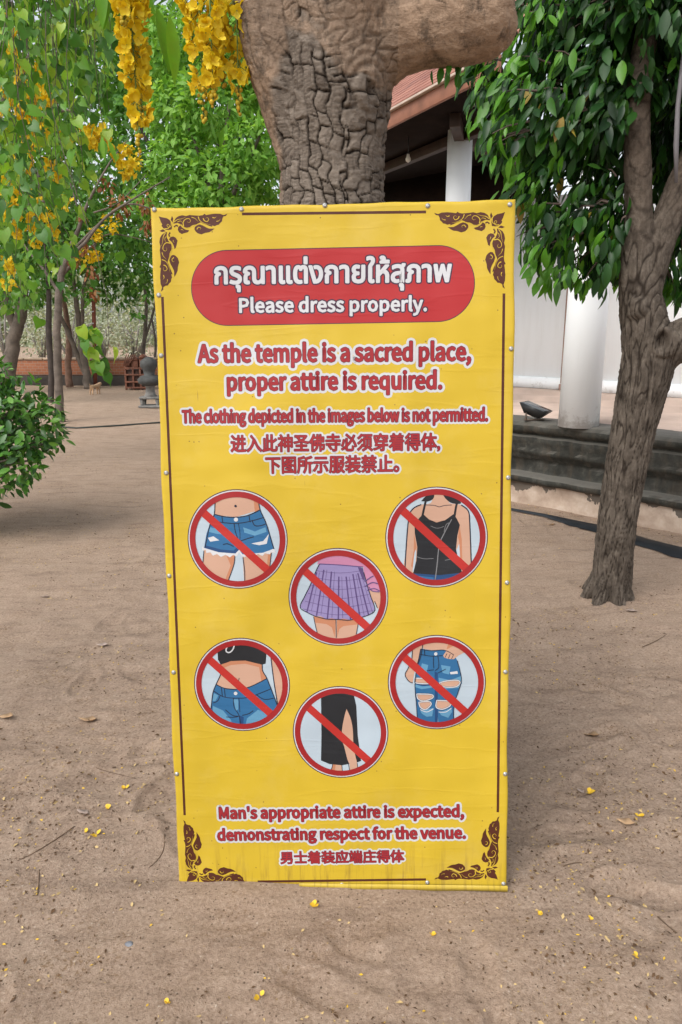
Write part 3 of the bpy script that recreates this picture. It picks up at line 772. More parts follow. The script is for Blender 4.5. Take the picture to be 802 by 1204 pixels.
def lettering(body, xl, yl, xr, yr, hpx, ref, layers, track=0, label=None):
    """layers: (extra radius in px, material index) from the back to the front; the last one carries the letters"""
    W, F, E = text_shape(body)
    rf, _, _ = text_shape(ref); rh = rf[:, 1].max()-max(rf[:, 1].min(), -1 if ref not in 'H' else 0); r0 = rf[:, 1].min() if ref != 'H' else 0
    a, b = np.array(S(xl, yl)), np.array(S(xr, yr)); d = b-a; wd = np.linalg.norm(d); d = d/wd; up = np.array([-d[1], d[0]])
    x0, x1 = W[:, 0].min(), W[:, 0].max()
    P = a[None]+((W[:, 0]-x0)/(x1-x0)*wd)[:, None]*d+(((W[:, 1]-r0)/rh)*hpx*SC)[:, None]*up
    V, FF, MI = [], [], []; k = 3
    r8 = [(math.cos(math.pi/4*i), math.sin(math.pi/4*i)) for i in range(8)]
    rr = np.random.default_rng(5)
    used = sorted({i for e in E for i in e})
    for li, (ext, mi) in enumerate(layers):
        y = -(k+li*3)*LAY; r = ext*SC
        for f in F:
            o = len(V); V.extend((P[i][0], y-LAY*1.2, P[i][1]) for i in f); FF.append([o+i for i in range(len(f))]); MI.append(mi)
        if r > 0:
            for i, j in E:
                p, q = P[i], P[j]; t = q-p; ln = np.linalg.norm(t)
                if ln < 1e-7: continue
                n = np.array([-t[1], t[0]])/ln*r; yy = y-rr.uniform(0, LAY)
                o = len(V); V += [((p+n)[0], yy, (p+n)[1]), ((q+n)[0], yy, (q+n)[1]), ((q-n)[0], yy, (q-n)[1]), ((p-n)[0], yy, (p-n)[1])]
                FF.append([o+3, o+2, o+1, o]); MI.append(mi)
            for i in used:
                yy = y-rr.uniform(0, LAY); o = len(V)
                V += [(P[i][0]+r*c, yy, P[i][1]+r*s) for c, s in r8]; FF.append([o+c for c in range(8)]); MI.append(mi)
    o = link('lettering', mesh_np('lettering', V, FF, mat_idx=MI), [RED_T, WHT, OUTL], sign)
    if label: o['label'] = label
    return o
HD = lambda b: [(b+2.0, 2), (b, 1)]
lettering('กรุณาแต่งกายให้สุภาพ', 253, 333.6, 530, 330.8, 18.5, 'ก', [(2.6, 2), (1.0, 1)])
lettering('Please dress properly.', 282, 367.3, 501.5, 365.2, 15.2, 'H', [(2.3, 2), (.75, 1)])
B3 = lambda b, h: [(b+h, 1), (b+.42, 2), (b-.1, 0)]
lettering('As the temple is a sacred place,', 233.5, 426, 553, 423.5, 19.5, 'H', B3(1.05, 3.3))
lettering('proper attire is required.', 268, 459, 519, 456.8, 19, 'H', B3(1.05, 3.3))
lettering('The clothing depicted in the images below is not permitted.', 215, 497.2, 573, 494.8, 14, 'H', B3(.8, 2.7))
lettering('进入此神圣佛寺必须穿着得体,', 272, 531.5, 517, 529.3, 18.5, '国', B3(.55, 2.6))
lettering('下图所示服装禁止。', 313, 556.6, 469, 555, 18.5, '国', B3(.55, 2.6))
lettering("Man's appropriate attire is expected,", 258.5, 962.4, 545, 960.2, 14.2, 'H', B3(.85, 2.9))
lettering('demonstrating respect for the venue.', 256.5, 988, 547, 985.4, 14.0, 'H', B3(.85, 2.9))
lettering('男士着装应端庄得体', 330.5, 1015.6, 475, 1013.6, 15, '国', B3(.5, 2.5))

# ---- pictograms
SKIN = print_mat('skin_print', (0.4478, 0.2700, 0.1910), False); SKIN2 = print_mat('skin_shade_print', (0.4083, 0.1712, 0.0922), False)
PALE = print_mat('pale_blue_print', (0.3688, 0.4347, 0.4874), False)
DEN = print_mat('denim_print', (0.0231, 0.1087, 0.2371), False); DENL = print_mat('light_denim_print', (0.0922, 0.2371, 0.3688), False); DEND = print_mat('deep_denim_print', (0.0132, 0.0494, 0.1383), False)
BLKP = print_mat('black_print', (0.0145, 0.0151, 0.0178), False); LINE = print_mat('ink_line_print', (0.0132, 0.0165, 0.0329), False)
LAV = print_mat('lavender_print', (0.2239, 0.1844, 0.3491), False); PUR = print_mat('purple_print', (0.0790, 0.0494, 0.1449), False); PNK = print_mat('pink_print', (0.4083, 0.1712, 0.2766), False)
GRY = print_mat('grey_print', (0.1646, 0.1646, 0.1712), False)
FAB = [PALE, SKIN, SKIN2, DEN, DENL, DEND, BLKP, LINE, LAV, PUR, PNK, GRY, WHT]
iPALE, iSK, iSH, iDEN, iDL, iDD, iBK, iLN, iLAV, iPUR, iPNK, iGR, iWH = range(13)
def pictogram(ctr, org, sc, shapes, label, rr=60.4):
    Zc = lambda p: S(org[0]+p[0]/sc, org[1]+p[1]/sc)
    c = S(*ctr); R0 = rr*SC*.985
    root = Print(2)
    root.disc(c, R0, 0, 72); root.disc(c, R0-.0028, 1, 72); root.disc(c, R0*.955, 2, 72)
    sym = root.build('prohibition_symbol', [OUTL, WHT, PALE], sign); sym['label'] = label
    pr = Print(9); k = 64; rc = R0*.92
    pr.clip = [(c[0]+rc*math.cos(2*math.pi*i/k), c[1]+rc*math.sin(2*math.pi*i/k)) for i in range(k)]
    for s_ in shapes:
        kind = s_[0]
        if kind == 'p': pr.poly([Zc(p) for p in s_[2]], s_[1])
        elif kind == 'c': pr.poly([Zc(p) for p in smooth_line(s_[2]+s_[2][:1], 4)[:-1]], s_[1])
        elif kind == 'l': pr.stroke([Zc(p) for p in smooth_line(s_[3], 4)], s_[2]/sc*SC, s_[1])
        elif kind == 'd': pr.disc(Zc(s_[2]), s_[3]/sc*SC, s_[1], 14)
    pr.build('clothing_picture', FAB, sym)
    top = pr.k+1
    rg = Print(top+3); rg.ring(c, R0*.842, R0*.957, 0); rg.build('ring', [RING], sym)
    sb = Print(top); r = R0*.85
    sb.stroke([(c[0]-.80*r, c[1]+.655*r), (c[0]+.715*r, c[1]-.755*r)], R0*.158, 0); sb.build('slash_bar', [SLASH], sym)

P1 = [('p', iSK, [(215, 90), (400, 90), (418, 160), (310, 192), (210, 182)]), ('p', iSH, [(392, 90), (420, 100), (424, 160), (400, 170)]),
      ('p', iSK, [(160, 345), (305, 372), (300, 420), (265, 520), (170, 510), (155, 430)]), ('p', iSH, [(265, 372), (306, 374), (298, 420), (265, 520), (248, 520), (286, 420)]),
      ('p', iSK, [(342, 370), (480, 355), (470, 440), (440, 540), (352, 540)]), ('p', iSH, [(462, 360), (480, 358), (468, 450), (452, 500)]),
      ('p', iDEN, [(207, 178), (250, 188), (310, 192), (365, 184), (424, 158), (450, 215), (468, 270), (490, 345), (440, 366), (342, 374), (328, 350), (310, 370), (230, 364), (160, 340), (172, 270), (190, 220)]),
      ('p', iDD, [(165, 325), (240, 345), (300, 350), (320, 330), (330, 352), (310, 372), (230, 364), (160, 342)]), ('p', iDL, [(190, 240), (230, 250), (255, 275), (215, 270), (182, 262)]), ('p', iDL, [(345, 240), (400, 260), (450, 240), (455, 262), (400, 280), (350, 265)]),
      ('p', iWH, [(178, 290), (205, 283), (232, 302), (190, 308)]), ('p', iWH, [(383, 317), (440, 305), (466, 272), (456, 318), (420, 325)]),
      ('p', iWH, [(150, 330), (162, 338), (230, 358), (308, 364), (326, 346), (342, 368), (440, 360), (492, 340), (496, 362), (476, 358), (470, 368), (448, 362), (436, 376), (415, 366), (395, 378), (370, 368), (352, 382), (338, 376), (326, 358), (316, 378), (298, 370), (282, 382), (262, 370), (240, 380), (222, 366), (202, 374), (190, 358), (172, 362), (168, 346), (152, 350)]),
      ('l', iLN, 5, [(213, 90), (209, 178), (190, 222), (165, 335)]), ('l', iLN, 5, [(415, 100), (425, 158), (452, 218), (470, 275), (490, 343)]), ('l', iLN, 5, [(207, 178), (255, 190), (310, 193), (365, 185), (425, 158)]),
      ('l', iLN, 4, [(196, 208), (250, 218), (310, 222), (370, 214), (442, 194)]), ('l', iLN, 4, [(302, 222), (308, 260), (322, 300)]), ('l', iLN, 3, [(322, 222), (330, 270), (328, 330)]), ('l', iLN, 4, [(386, 205), (400, 232), (430, 232), (456, 222)]), ('l', iLN, 4, [(192, 228), (215, 238), (238, 236)]),
      ('l', iLN, 4, [(245, 190), (248, 218)]), ('l', iLN, 4, [(372, 183), (378, 216)]), ('l', iLN, 4, [(320, 310), (360, 295), (395, 285)]), ('l', iLN, 4, [(300, 330), (270, 318), (250, 322)]),
      ('l', iLN, 4, [(160, 352), (155, 430), (165, 510)]), ('l', iLN, 4, [(306, 376), (300, 420), (266, 515)]), ('l', iLN, 4, [(344, 382), (352, 450), (352, 520)]), ('l', iLN, 4, [(478, 362), (468, 450)]),
      ('d', iWH, (311, 204), 10), ('d', iLN, (309, 140), 6)]
pictogram((279.3, 634.2), (200, 560), 4.01, P1, 'prohibition symbol over frayed blue denim shorts')
P2 = [('c', iSK, [(395, 90), (470, 90), (482, 138), (545, 150), (580, 180), (590, 250), (598, 440), (605, 530), (545, 560), (300, 560), (245, 500), (256, 380), (268, 230), (285, 180), (320, 150), (385, 140)]),
      ('p', iPALE, [(518, 390), (536, 350), (542, 470), (548, 500), (530, 450)]), ('p', iPALE, [(310, 400), (304, 370), (297, 430), (290, 500), (303, 500)]),
      ('p', iSH, [(536, 255), (548, 330), (552, 470), (540, 440), (534, 340), (528, 320)]), ('p', iSH, [(298, 300), (312, 372), (300, 400), (290, 480), (282, 470), (296, 390)]),
      ('c', iBK, [(335, 130), (370, 95), (402, 95), (398, 118), (370, 132)]), ('c', iBK, [(448, 95), (500, 95), (545, 140), (500, 142), (468, 122)]),
      ('p', iBK, [(328, 215), (346, 198), (375, 225), (415, 242), (460, 230), (505, 198), (522, 222), (538, 255), (525, 310), (518, 380), (530, 440), (550, 505), (430, 518), (293, 508), (310, 440), (315, 370), (302, 300), (300, 250)]),
      ('p', iDD, [(292, 508), (430, 518), (551, 505), (560, 580), (280, 580)]), ('p', iDEN, [(310, 520), (400, 530), (400, 580), (290, 580)]),
      ('l', iBK, 11, [(340, 215), (350, 170), (360, 125)]), ('l', iBK, 11, [(510, 210), (516, 170), (522, 142)]),
      ('l', iGR, 5, [(408, 545), (418, 470), (430, 360), (455, 300), (495, 225)]), ('l', iGR, 3, [(455, 290), (465, 255), (480, 245), (470, 275)]), ('l', iGR, 2.5, [(310, 420), (350, 432), (400, 430)]), ('l', iGR, 2.5, [(460, 440), (500, 432), (525, 425)]), ('l', iGR, 2.5, [(385, 260), (420, 272), (455, 262)]),
      ('l', iLN, 3, [(360, 150), (405, 152), (430, 160), (455, 153), (495, 150)]),
      ('l', iLN, 6, [(250, 500), (256, 380), (270, 220), (292, 170), (335, 148)]), ('l', iLN, 6, [(545, 150), (582, 182), (590, 250), (598, 470)])]
pictogram((513.2, 632.0), (420, 560), 4.4556, P2, 'prohibition symbol over black spaghetti strap top', 60.6)
P3 = [('p', iPNK, [(265, 168), (285, 110), (540, 100), (610, 200), (650, 300), (640, 332), (560, 322), (545, 260), (538, 185), (400, 175)]),
      ('p', iSK, [(560, 320), (636, 332), (650, 440), (618, 425), (604, 385), (596, 420), (585, 385)]),
      ('p', iSK, [(243, 470), (374, 485), (378, 620), (278, 620), (258, 540)]), ('p', iSH, [(245, 475), (374, 488), (370, 600), (352, 540), (320, 520), (256, 512)]),
      ('p', iSK, [(380, 485), (515, 482), (492, 600), (380, 620)]), ('p', iSH, [(382, 488), (514, 484), (506, 522), (420, 532), (396, 550), (384, 600)]),
      ('p', iLAV, [(280, 162), (400, 172), (520, 180), (540, 215), (560, 290), (582, 360), (606, 437), (560, 472), (510, 486), (460, 496), (420, 488), (385, 492), (350, 486), (320, 490), (285, 474), (250, 472), (205, 450), (165, 420), (190, 360), (225, 290), (255, 215)]),
      ('p', iPUR, [(505, 185), (536, 190), (548, 270), (530, 250)]), ('l', iPUR, 6, [(282, 166), (400, 172), (536, 184)])]
for y0, y1, dy in ((205, 205, 14), (245, 250, 20), (290, 298, 26), (338, 345, 32), (385, 395, 38), (430, 440, 36)):
    k_ = (y0-165)/285; xl_, xr_ = 272-100*k_, 525+75*k_
    P3.append(('l', iPUR, 2.5, [(xl_, y0), ((xl_+xr_)/2, y0+dy), (xr_, y1)]))
for a, b in (((262, 215), (205, 450)), ((305, 200), (262, 470)), ((350, 210), (326, 488)), ((393, 240), (390, 490)), ((436, 240), (462, 492)), ((476, 225), (518, 482)), ((505, 220), (568, 465))):
    P3.append(('l', iPUR, 8, [a, ((a[0]+b[0])/2, (a[1]+b[1])/2), b])); P3.append(('l', iPUR, 2.2, [(a[0]+18, a[1]), (b[0]+26, b[1]-6)]))
P3 += [('l', iLN, 5, [(280, 164), (255, 215), (225, 290), (190, 360), (165, 420), (205, 450), (250, 472)]), ('l', iLN, 5, [(540, 215), (560, 290), (582, 360), (606, 437), (560, 470)]), ('l', iLN, 5, [(250, 472), (320, 490), (390, 492), (460, 496), (560, 470)]),
       ('l', iPUR, 6, [(545, 270), (580, 245), (598, 236)]), ('l', iPUR, 6, [(545, 300), (590, 275), (630, 285)]), ('l', iPUR, 5, [(560, 322), (600, 310), (640, 328)]), ('l', iPUR, 5, [(570, 300), (590, 325), (632, 330)]),
       ('l', iLN, 4, [(376, 492), (378, 600)]), ('l', iLN, 4, [(245, 478), (258, 540), (275, 600)]), ('l', iLN, 4, [(512, 490), (496, 580)]), ('l', iLN, 4, [(604, 385), (620, 425)])]
pictogram((397.8, 702.2), (320, 630), 5.0125, P3, 'prohibition symbol over lavender plaid pleated miniskirt', 60.2)
P4 = [('c', iSK, [(578, 150), (640, 190), (690, 330), (650, 450), (625, 480), (600, 330)]),
      ('p', iSK, [(262, 215), (330, 190), (420, 188), (528, 218), (530, 260), (556, 312), (440, 365), (330, 380), (238, 348), (262, 290), (272, 250)]),
      ('p', iSH, [(266, 215), (330, 192), (420, 188), (522, 218), (524, 242), (420, 216), (330, 224), (272, 248)]), ('p', iSH, [(505, 232), (526, 226), (530, 262), (555, 312), (520, 330), (514, 280)]),
      ('p', iBK, [(240, 60), (560, 60), (548, 215), (526, 222), (420, 196), (330, 199), (265, 222), (248, 190)]),
      ('p', iDEN, [(235, 345), (280, 368), (370, 376), (450, 360), (557, 308), (575, 360), (600, 420), (630, 500), (600, 640), (220, 640), (203, 500), (218, 400)]),
      ('p', iDL, [(215, 480), (280, 510), (330, 570), (350, 640), (215, 640)]), ('p', iDL, [(430, 560), (500, 505), (560, 530), (580, 640), (415, 640)]), ('p', iDD, [(380, 540), (410, 550), (405, 640), (385, 640)]), ('p', iDL, [(222, 400), (250, 415), (232, 450), (214, 450)]), ('p', iDL, [(345, 440), (375, 440), (376, 500), (362, 512)]),
      ('l', iLN, 6, [(235, 345), (290, 370), (370, 376), (450, 360), (557, 308)]), ('l', iLN, 5, [(222, 388), (285, 424), (370, 432), (450, 424), (580, 374)]), ('l', iLN, 5, [(345, 434), (350, 490), (382, 545), (395, 640)]), ('l', iLN, 4, [(380, 434), (386, 520)]),
      ('l', iLN, 5, [(270, 366), (276, 424)]), ('l', iLN, 5, [(288, 370), (294, 426)]), ('l', iLN, 5, [(216, 462), (245, 450), (262, 415)]), ('l', iLN, 5, [(490, 410), (540, 440), (605, 430)]), ('l', iLN, 5, [(295, 505), (340, 540), (380, 545)]), ('l', iLN, 5, [(300, 550), (340, 552), (375, 548)]), ('l', iLN, 5, [(400, 540), (440, 530), (470, 510)]),
      ('l', iLN, 6, [(272, 250), (262, 290), (236, 346), (216, 400), (204, 500)]), ('l', iLN, 6, [(526, 222), (530, 262), (557, 310), (600, 420), (622, 480)]), ('l', iLN, 6, [(578, 155), (600, 330), (625, 480)]),
      ('l', iLN, 4, [(375, 330), (382, 305)]), ('d', iWH, (359, 402), 12),
      ('l', iWH, 8, [(352, 95), (342, 125), (322, 144), (302, 140), (300, 122), (316, 100), (328, 92)])]
pictogram((284.5, 805.1), (210, 740), 5.347, P4, 'prohibition symbol over black crop top with jeans', 59.3)
P5 = [('p', iSK, [(308, 90), (500, 90), (500, 155), (430, 162), (350, 156), (308, 148)]), ('p', iSH, [(470, 100), (500, 100), (498, 150), (455, 150)]),
      ('p', iSK, [(240, 140), (300, 110), (306, 135), (292, 195), (268, 262), (252, 300), (242, 362), (218, 352), (194, 312), (212, 272), (235, 220)]),
      ('p', iDEN, [(292, 148), (360, 158), (440, 155), (505, 185), (522, 222), (540, 290), (546, 350), (528, 420), (502, 500), (500, 640), (405, 640), (390, 450), (382, 640), (272, 640), (264, 480), (256, 380), (265, 280), (280, 210)]),
      ('p', iDD, [(380, 290), (400, 300), (400, 640), (382, 640)]), ('p', iDD, [(260, 330), (375, 370), (380, 400), (260, 370)]), ('p', iDD, [(265, 430), (300, 425), (370, 440), (370, 455), (270, 470)]), ('p', iDL, [(300, 240), (340, 250), (330, 300), (290, 280)]), ('p', iDL, [(420, 250), (480, 260), (470, 310), (430, 300)]),
      ('p', iSK, [(498, 130), (530, 130), (580, 165), (530, 190), (500, 214), (468, 212), (440, 204), (434, 190), (462, 150)]), ('l', iLN, 4, [(445, 204), (458, 178)]), ('l', iLN, 4, [(466, 210), (478, 182)]), ('l', iLN, 4, [(486, 212), (498, 188)]),
      ('p', iDL, [(255, 370), (300, 385), (370, 378), (372, 392), (300, 402), (258, 390)]), ('p', iDL, [(405, 330), (480, 345), (545, 320), (552, 365), (530, 395), (440, 402), (412, 392)])]
for rip in ([(260, 333), (330, 338), (372, 362), (330, 368), (262, 362)], [(410, 362), (455, 350), (520, 346), (540, 362), (510, 388), (430, 386)], [(268, 432), (360, 436), (366, 458), (310, 476), (275, 462)], [(280, 484), (345, 480), (357, 500), (322, 530), (290, 515)], [(393, 472), (470, 478), (478, 505), (430, 528), (390, 515)]):
    P5 += [('c', iSK, rip), ('l', iLN, 10, rip+rip[:1]), ('l', iWH, 6.5, rip+rip[:1])]
P5 += [('p', iDL, [(290, 538), (372, 520), (365, 572), (330, 575), (300, 556)]), ('p', iDL, [(410, 548), (485, 520), (490, 545), (465, 582), (420, 565)]), ('l', iWH, 5, [(290, 530), (330, 545), (372, 525)]), ('l', iWH, 5, [(405, 545), (450, 545), (486, 520)]),
       ('p', iWH, [(475, 295), (522, 288), (526, 305), (480, 308)]), ('l', iLN, 4, [(292, 150), (360, 160), (440, 156), (500, 186)]), ('l', iLN, 4, [(286, 182), (360, 194), (430, 190)]), ('l', iLN, 4, [(400, 192), (406, 262), (382, 285)]), ('l', iLN, 4, [(372, 194), (374, 270)]), ('l', iLN, 4, [(330, 285), (375, 280)]), ('l', iLN, 4, [(400, 300), (450, 275)]),
       ('l', iLN, 5, [(292, 150), (280, 210), (265, 280), (256, 380), (264, 480), (272, 600)]), ('l', iLN, 5, [(522, 222), (540, 290), (548, 350), (528, 420), (502, 500), (500, 600)]), ('l', iLN, 5, [(306, 120), (292, 195), (268, 262)]), ('l', iLN, 5, [(240, 150), (235, 220), (212, 272), (194, 312), (218, 352), (242, 362)]),
       ('l', iLN, 5, [(315, 150), (318, 190)]), ('d', iWH, (387, 180), 11)]
pictogram((513.5, 802.4), (440, 735), 5.347, P5, 'prohibition symbol over ripped blue jeans', 59.3)
P6 = [('p', iSH, [(350, 590), (412, 590), (414, 660), (330, 660)]), ('p', iSK, [(372, 595), (412, 595), (414, 640), (365, 640)]),
      ('p', iBK, [(272, 140), (280, 60), (480, 60), (494, 130), (510, 200), (520, 400), (542, 570), (520, 580), (455, 592), (415, 600), (330, 592), (272, 568), (275, 400)]),
      ('c', iSK, [(444, 220), (470, 280), (485, 350), (490, 450), (500, 520), (520, 610), (515, 660), (468, 660), (465, 600), (450, 560), (430, 480), (412, 420), (415, 350), (430, 270)]),
      ('l', iLN, 5, [(350, 594), (345, 620), (330, 640)]), ('l', iLN, 5, [(412, 596), (416, 640)]), ('l', iLN, 5, [(455, 580), (466, 640)]), ('l', iLN, 5, [(516, 585), (522, 640)])]
pictogram((400.4, 861.0), (330, 795), 5.7286, P6, 'prohibition symbol over long black skirt with slit', 58.9)

# hem strip at the bottom and screws
STEEL = plain('screw_steel', (.42, .42, .41), .5, .3, 60, 0, .8)
pr_pts = [S(352, 1038.5), S(596.5, 1038)]
mb = MB(); a, b = pr_pts
HEM = print_mat('pale_yellow_hem', (0.4742, 0.3425, 0.0395)); 
vs = []; hs_ = 26
for i in range(hs_+1):
    f = i/hs_; x = a[0]+(b[0]-a[0])*f; zt_ = .0095; zb = -.007+.005*math.exp(-f*9)+.001*math.sin(f*17)
    for y, z in ((-.004, zt_), (-.008, zt_-.003), (-.007, zb), (.0, zb)): vs.append((x, y, z))
fs = [[i*4+k, i*4+k+1, i*4+k+5, i*4+k+4] for i in range(hs_) for k in range(3)]
mb.add(vs, fs); mb.build('hem_strip', HEM, sign, True)
screws = [(181.5, 246.5), (284, 246), (382, 241.5), (503, 242), (599.5, 240.5), (186.8, 347), (189.5, 418), (195.5, 556), (199, 677), (204.2, 790.5), (208, 910), (601, 410), (597.5, 561.5), (596.2, 685), (594.3, 790), (594, 910), (592, 1039), (402, 1040), (502.5, 1037.5)]
proto = None
for px, py in screws:
    x, z = S(px, py)
    if proto is None:
        mb = MB(); r = .0043
        mb.lathe((0, 0, 0), [(r*1.5, -.0012), (r*1.5, .0008), (r, .0012), (r*.92, .002), (r*.6, .0028), (r*.3, .003), (r*.28, .0016), (r*.05, .0015)], 16)
        mb.v = [(v[0], -v[2], v[1]) for v in mb.v]
        proto = mb.build('screw', STEEL, sign, True); o = proto
    else:
        o = proto.copy(); COL.objects.link(o); o.parent = sign
    o.location = (x, -.001, z)

# ------------------------------------------------------------------ bark
def bark_mat(name, cols, crack_col, smooth_cols, scale=1.0, vert=.25, bstr=.8):
    m, t, p = M(name); tc = N(t, 'TexCoord'); v = tc.outputs['Object']
    vs = mapping(t, v, (1, 1, vert))
    n1 = noise_n(t, vs, 28*scale, 7, .7); n2 = noise_n(t, v, 5*scale, 5, .6); n3 = noise_n(t, mapping(t, v, (1, 1, 2.2)), 60*scale, 5, .7)
    c = ramp(t, n1.outputs[0], [(.28, cols[0]), (.5, cols[1]), (.72, cols[2])]).outputs[0]
    c = mixc(t, .4, c, ramp(t, n2.outputs[0], [(.3, cols[0]), (.7, cols[2])]).outputs[0])
    sm = ramp(t, n2.outputs[0], [(.3, smooth_cols[0]), (.55, smooth_cols[1]), (.8, smooth_cols[2])]).outputs[0]
    dk = ramp(t, noise_n(t, mapping(t, v, (1, 1, .5)), 11*scale, 7, .75).outputs[0], [(.52, (0, 0, 0)), (.64, (1, 1, 1))])
    bl = ramp(t, noise_n(t, mapping(t, v, (1, 1, 1.4)), 3.1*scale, 8, .78).outputs[0], [(.40, (0, 0, 0)), (.62, (1, 1, 1))])
    sm = mixc(t, math_n(t, 'MULTIPLY', bl.outputs[0], .65), sm, tuple(min(1, x*1.35) for x in smooth_cols[2]))
    sm = mixc(t, math_n(t, 'MULTIPLY', dk.outputs[0], .85), sm, cols[0])
    fk = ramp(t, noise_n(t, mapping(t, v, (2.2, 2.2, .8)), 22*scale, 6, .75).outputs[0], [(.57, (0, 0, 0)), (.66, (1, 1, 1))])
    sm = mixc(t, math_n(t, 'MULTIPLY', fk.outputs[0], .55), sm, cols[0])
    sm = mixc(t, .22, sm, ramp(t, n1.outputs[0], [(.3, cols[0]), (.7, smooth_cols[2])]).outputs[0])
    a1 = N(t, 'Attribute', attribute_name='smoothness'); a2 = N(t, 'Attribute', attribute_name='fissure')
    a3 = N(t, 'Attribute', attribute_name='plate'); c = mixc(t, math_n(t, 'MULTIPLY', a3.outputs['Fac'], .45), c, cols[2]); c = mixc(t, a1.outputs['Fac'], c, sm); c = mixc(t, a2.outputs['Fac'], c, crack_col)
    t.links.new(c, p.inputs['Base Color']); p.inputs['Roughness'].default_value = .92; p.inputs['Specular IOR Level'].default_value = .15
    h = math_n(t, 'ADD', n1.outputs[0], math_n(t, 'MULTIPLY', n3.outputs[0], .5)); bump(t, p, h, bstr, .012); return m
def set_attr(me, name, arr):
    a = me.attributes.new(name, 'FLOAT', 'POINT'); a.data.foreach_set('value', np.asarray(arr, np.float32))
def px_tube(mb, pts, n=14):
    P, Rr = [], []
    for px, py, wd, Y in pts:
        p = at(px, py, Y); P.append(p); Rr.append(wpx(wd, p)/2)
    # refine
    k = 4; PP, RR = [], []
    A = [(*p, r) for p, r in zip(P, Rr)]
    for q in smooth_line(A, k): PP.append(q[:3]); RR.append(q[3])
    mb.tube(PP, RR, n)
    return PP, RR

# ---- large tree behind the sign
big = empty('cracked_bark_tree', (-.03, 2.47, 0), 'large tree with deeply cracked grey bark standing behind the yellow sign', 'tree')
mb = MB()
base = [( -.03, 2.50, -.15, .27), (-.03, 2.49, .05, .235), (-.03, 2.48, .3, .205), (-.028, 2.475, .9, .185), (-.026, 2.47, 1.5, .178)]
p240 = at(391, 235, 2.46); A = base+[(*at(391, 235, 2.46), wpx(123, p240)/2), (*at(393, 180, 2.46), wpx(119, at(393, 180, 2.46))/2), (*at(394, 120, 2.46), wpx(132, at(394, 120, 2.46))/2), (*at(396, 60, 2.46), wpx(140, at(396, 60, 2.46))/2), (*at(398, -10, 2.47), wpx(170, at(398, -10, 2.47))/2), (*at(400, -90, 2.5), wpx(150, at(400, -90, 2.5))/2)]
q = smooth_line(A, 5); mb.tube([a[:3] for a in q], [a[3] for a in q], 28)
px_tube(mb, [(372, 215, 70, 2.45), (352, 160, 66, 2.45), (334, 95, 76, 2.44), (322, 35, 84, 2.44), (312, -40, 92, 2.46), (290, -150, 90, 2.5), (250, -300, 75, 2.6)], 20)
px_tube(mb, [(415, 75, 100, 2.46), (455, 42, 96, 2.44), (500, 28, 92, 2.42), (545, 20, 104, 2.40), (578, 12, 96, 2.38), (594, 4, 62, 2.38), (602, 0, 20, 2.38)], 20)
px_tube(mb, [(400, -60, 140, 2.5), (420, -180, 120, 2.6), (470, -330, 100, 2.8), (500, -480, 70, 3.0)], 16)
# knot
kp = at(441, 104, 2.31)
mb.lathe((0, 0, 0), [(.001, .001), (.001, .002)], 3)
BIGBARK = bark_mat('cracked_bark', [(.042, .032, .025), (.135, .106, .084), (.275, .23, .188)], (.012, .007, .004, 1), [(.095, .058, .036), (.25, .165, .107), (.42, .30, .21)], 1.4, .9)
tr_ = mb.build('trunk', BIGBARK); skin(tr_, .0036, 8)
me = tr_.data; C, Nn = co_no(me)
def h2(a, seed): return (np.sin(a*127.1+seed*311.7)*43758.5453) % 1.0
def n3(c, f, seed):      # cheap 3-D value noise from two planes
    return (vnoise(c[:, 0]*f+c[:, 2]*f*.37, c[:, 2]*f-c[:, 1]*f*.21, seed)+vnoise(c[:, 1]*f+9, c[:, 0]*f*.4+c[:, 2]*f*.9, seed+50))-1.0
ang = np.arctan2(C[:, 0]+.03, -(C[:, 1]-2.47)); U = ang*.17; Z = C[:, 2]
n_lo, n_md, n_hi = n3(C, 9, 3), n3(C, 26, 4), n3(C, 75, 5); n_vh = n3(C, 170, 6)
# smooth, peeled bark on the fork and the boughs; cracked plates on the trunk
b_ = n_lo*.17+n_md*.06
sm = np.clip((Z-2.385-.16*np.clip((.02-C[:, 0])/.10, 0, 1)+b_)/.05, 0, 1)
sm = np.maximum(sm, np.clip((C[:, 0]-.150+.4*b_)/.03, 0, 1)*np.clip((Z-2.12)/.08, 0, 1))
sm = np.maximum(sm, np.clip((-.178-C[:, 0]+.3*b_)/.025, 0, 1)*np.clip((Z-1.98)/.1, 0, 1))
sm = sm*(1-.9*np.clip((n3(C, 6, 12)-.22)*6, 0, 1)*np.clip((Z-2.3)/.05, 0, 1)*(C[:, 0] < .12))
sm = np.minimum(sm, np.where((C[:, 0] > .16) & (Z > 2.1), .97, .87-.25*np.clip(n_lo*2, 0, 1)))
def plates(u, z, cw, rh, seed, wu, wz):
    uu = u+wu; zz = z+wz
    ci = np.floor(uu/cw); fu = uu/cw-ci
    rr = rh*(.65+.8*h2(ci, seed)); q = zz/rr+h2(ci, seed+3)*7; ri = np.floor(q); fr = q-ri
    return np.minimum(np.minimum(fu, 1-fu)*cw, np.minimum(fr, 1-fr)*rr), ci*17+ri
right_ = np.clip((U-.01+n_lo*.09)/.08, 0, 1)
e1, id1 = plates(U, Z, .037, .054, 1, n_lo*.030+n_md*.017+n_hi*.004, n_lo*.035+n_md*.018+n_hi*.004+U*.25)
e2, id2 = plates(U+.5, Z, .050, .036, 2, n_lo*.035+n_md*.024+n_hi*.006, n_lo*.02+n_md*.012+n_hi*.003-U*.2)
e = np.where(right_ > .5, e2, e1); pid = np.where(right_ > .5, id2+999, id1)
es, _ = plates(U+.2, Z+.3, .021, .014, 5, n_lo*.02+n_md*.013, n_md*.016)
wd_ = .0028+.0036*np.clip(n3(C, 17, 71)+.25, 0, 1)
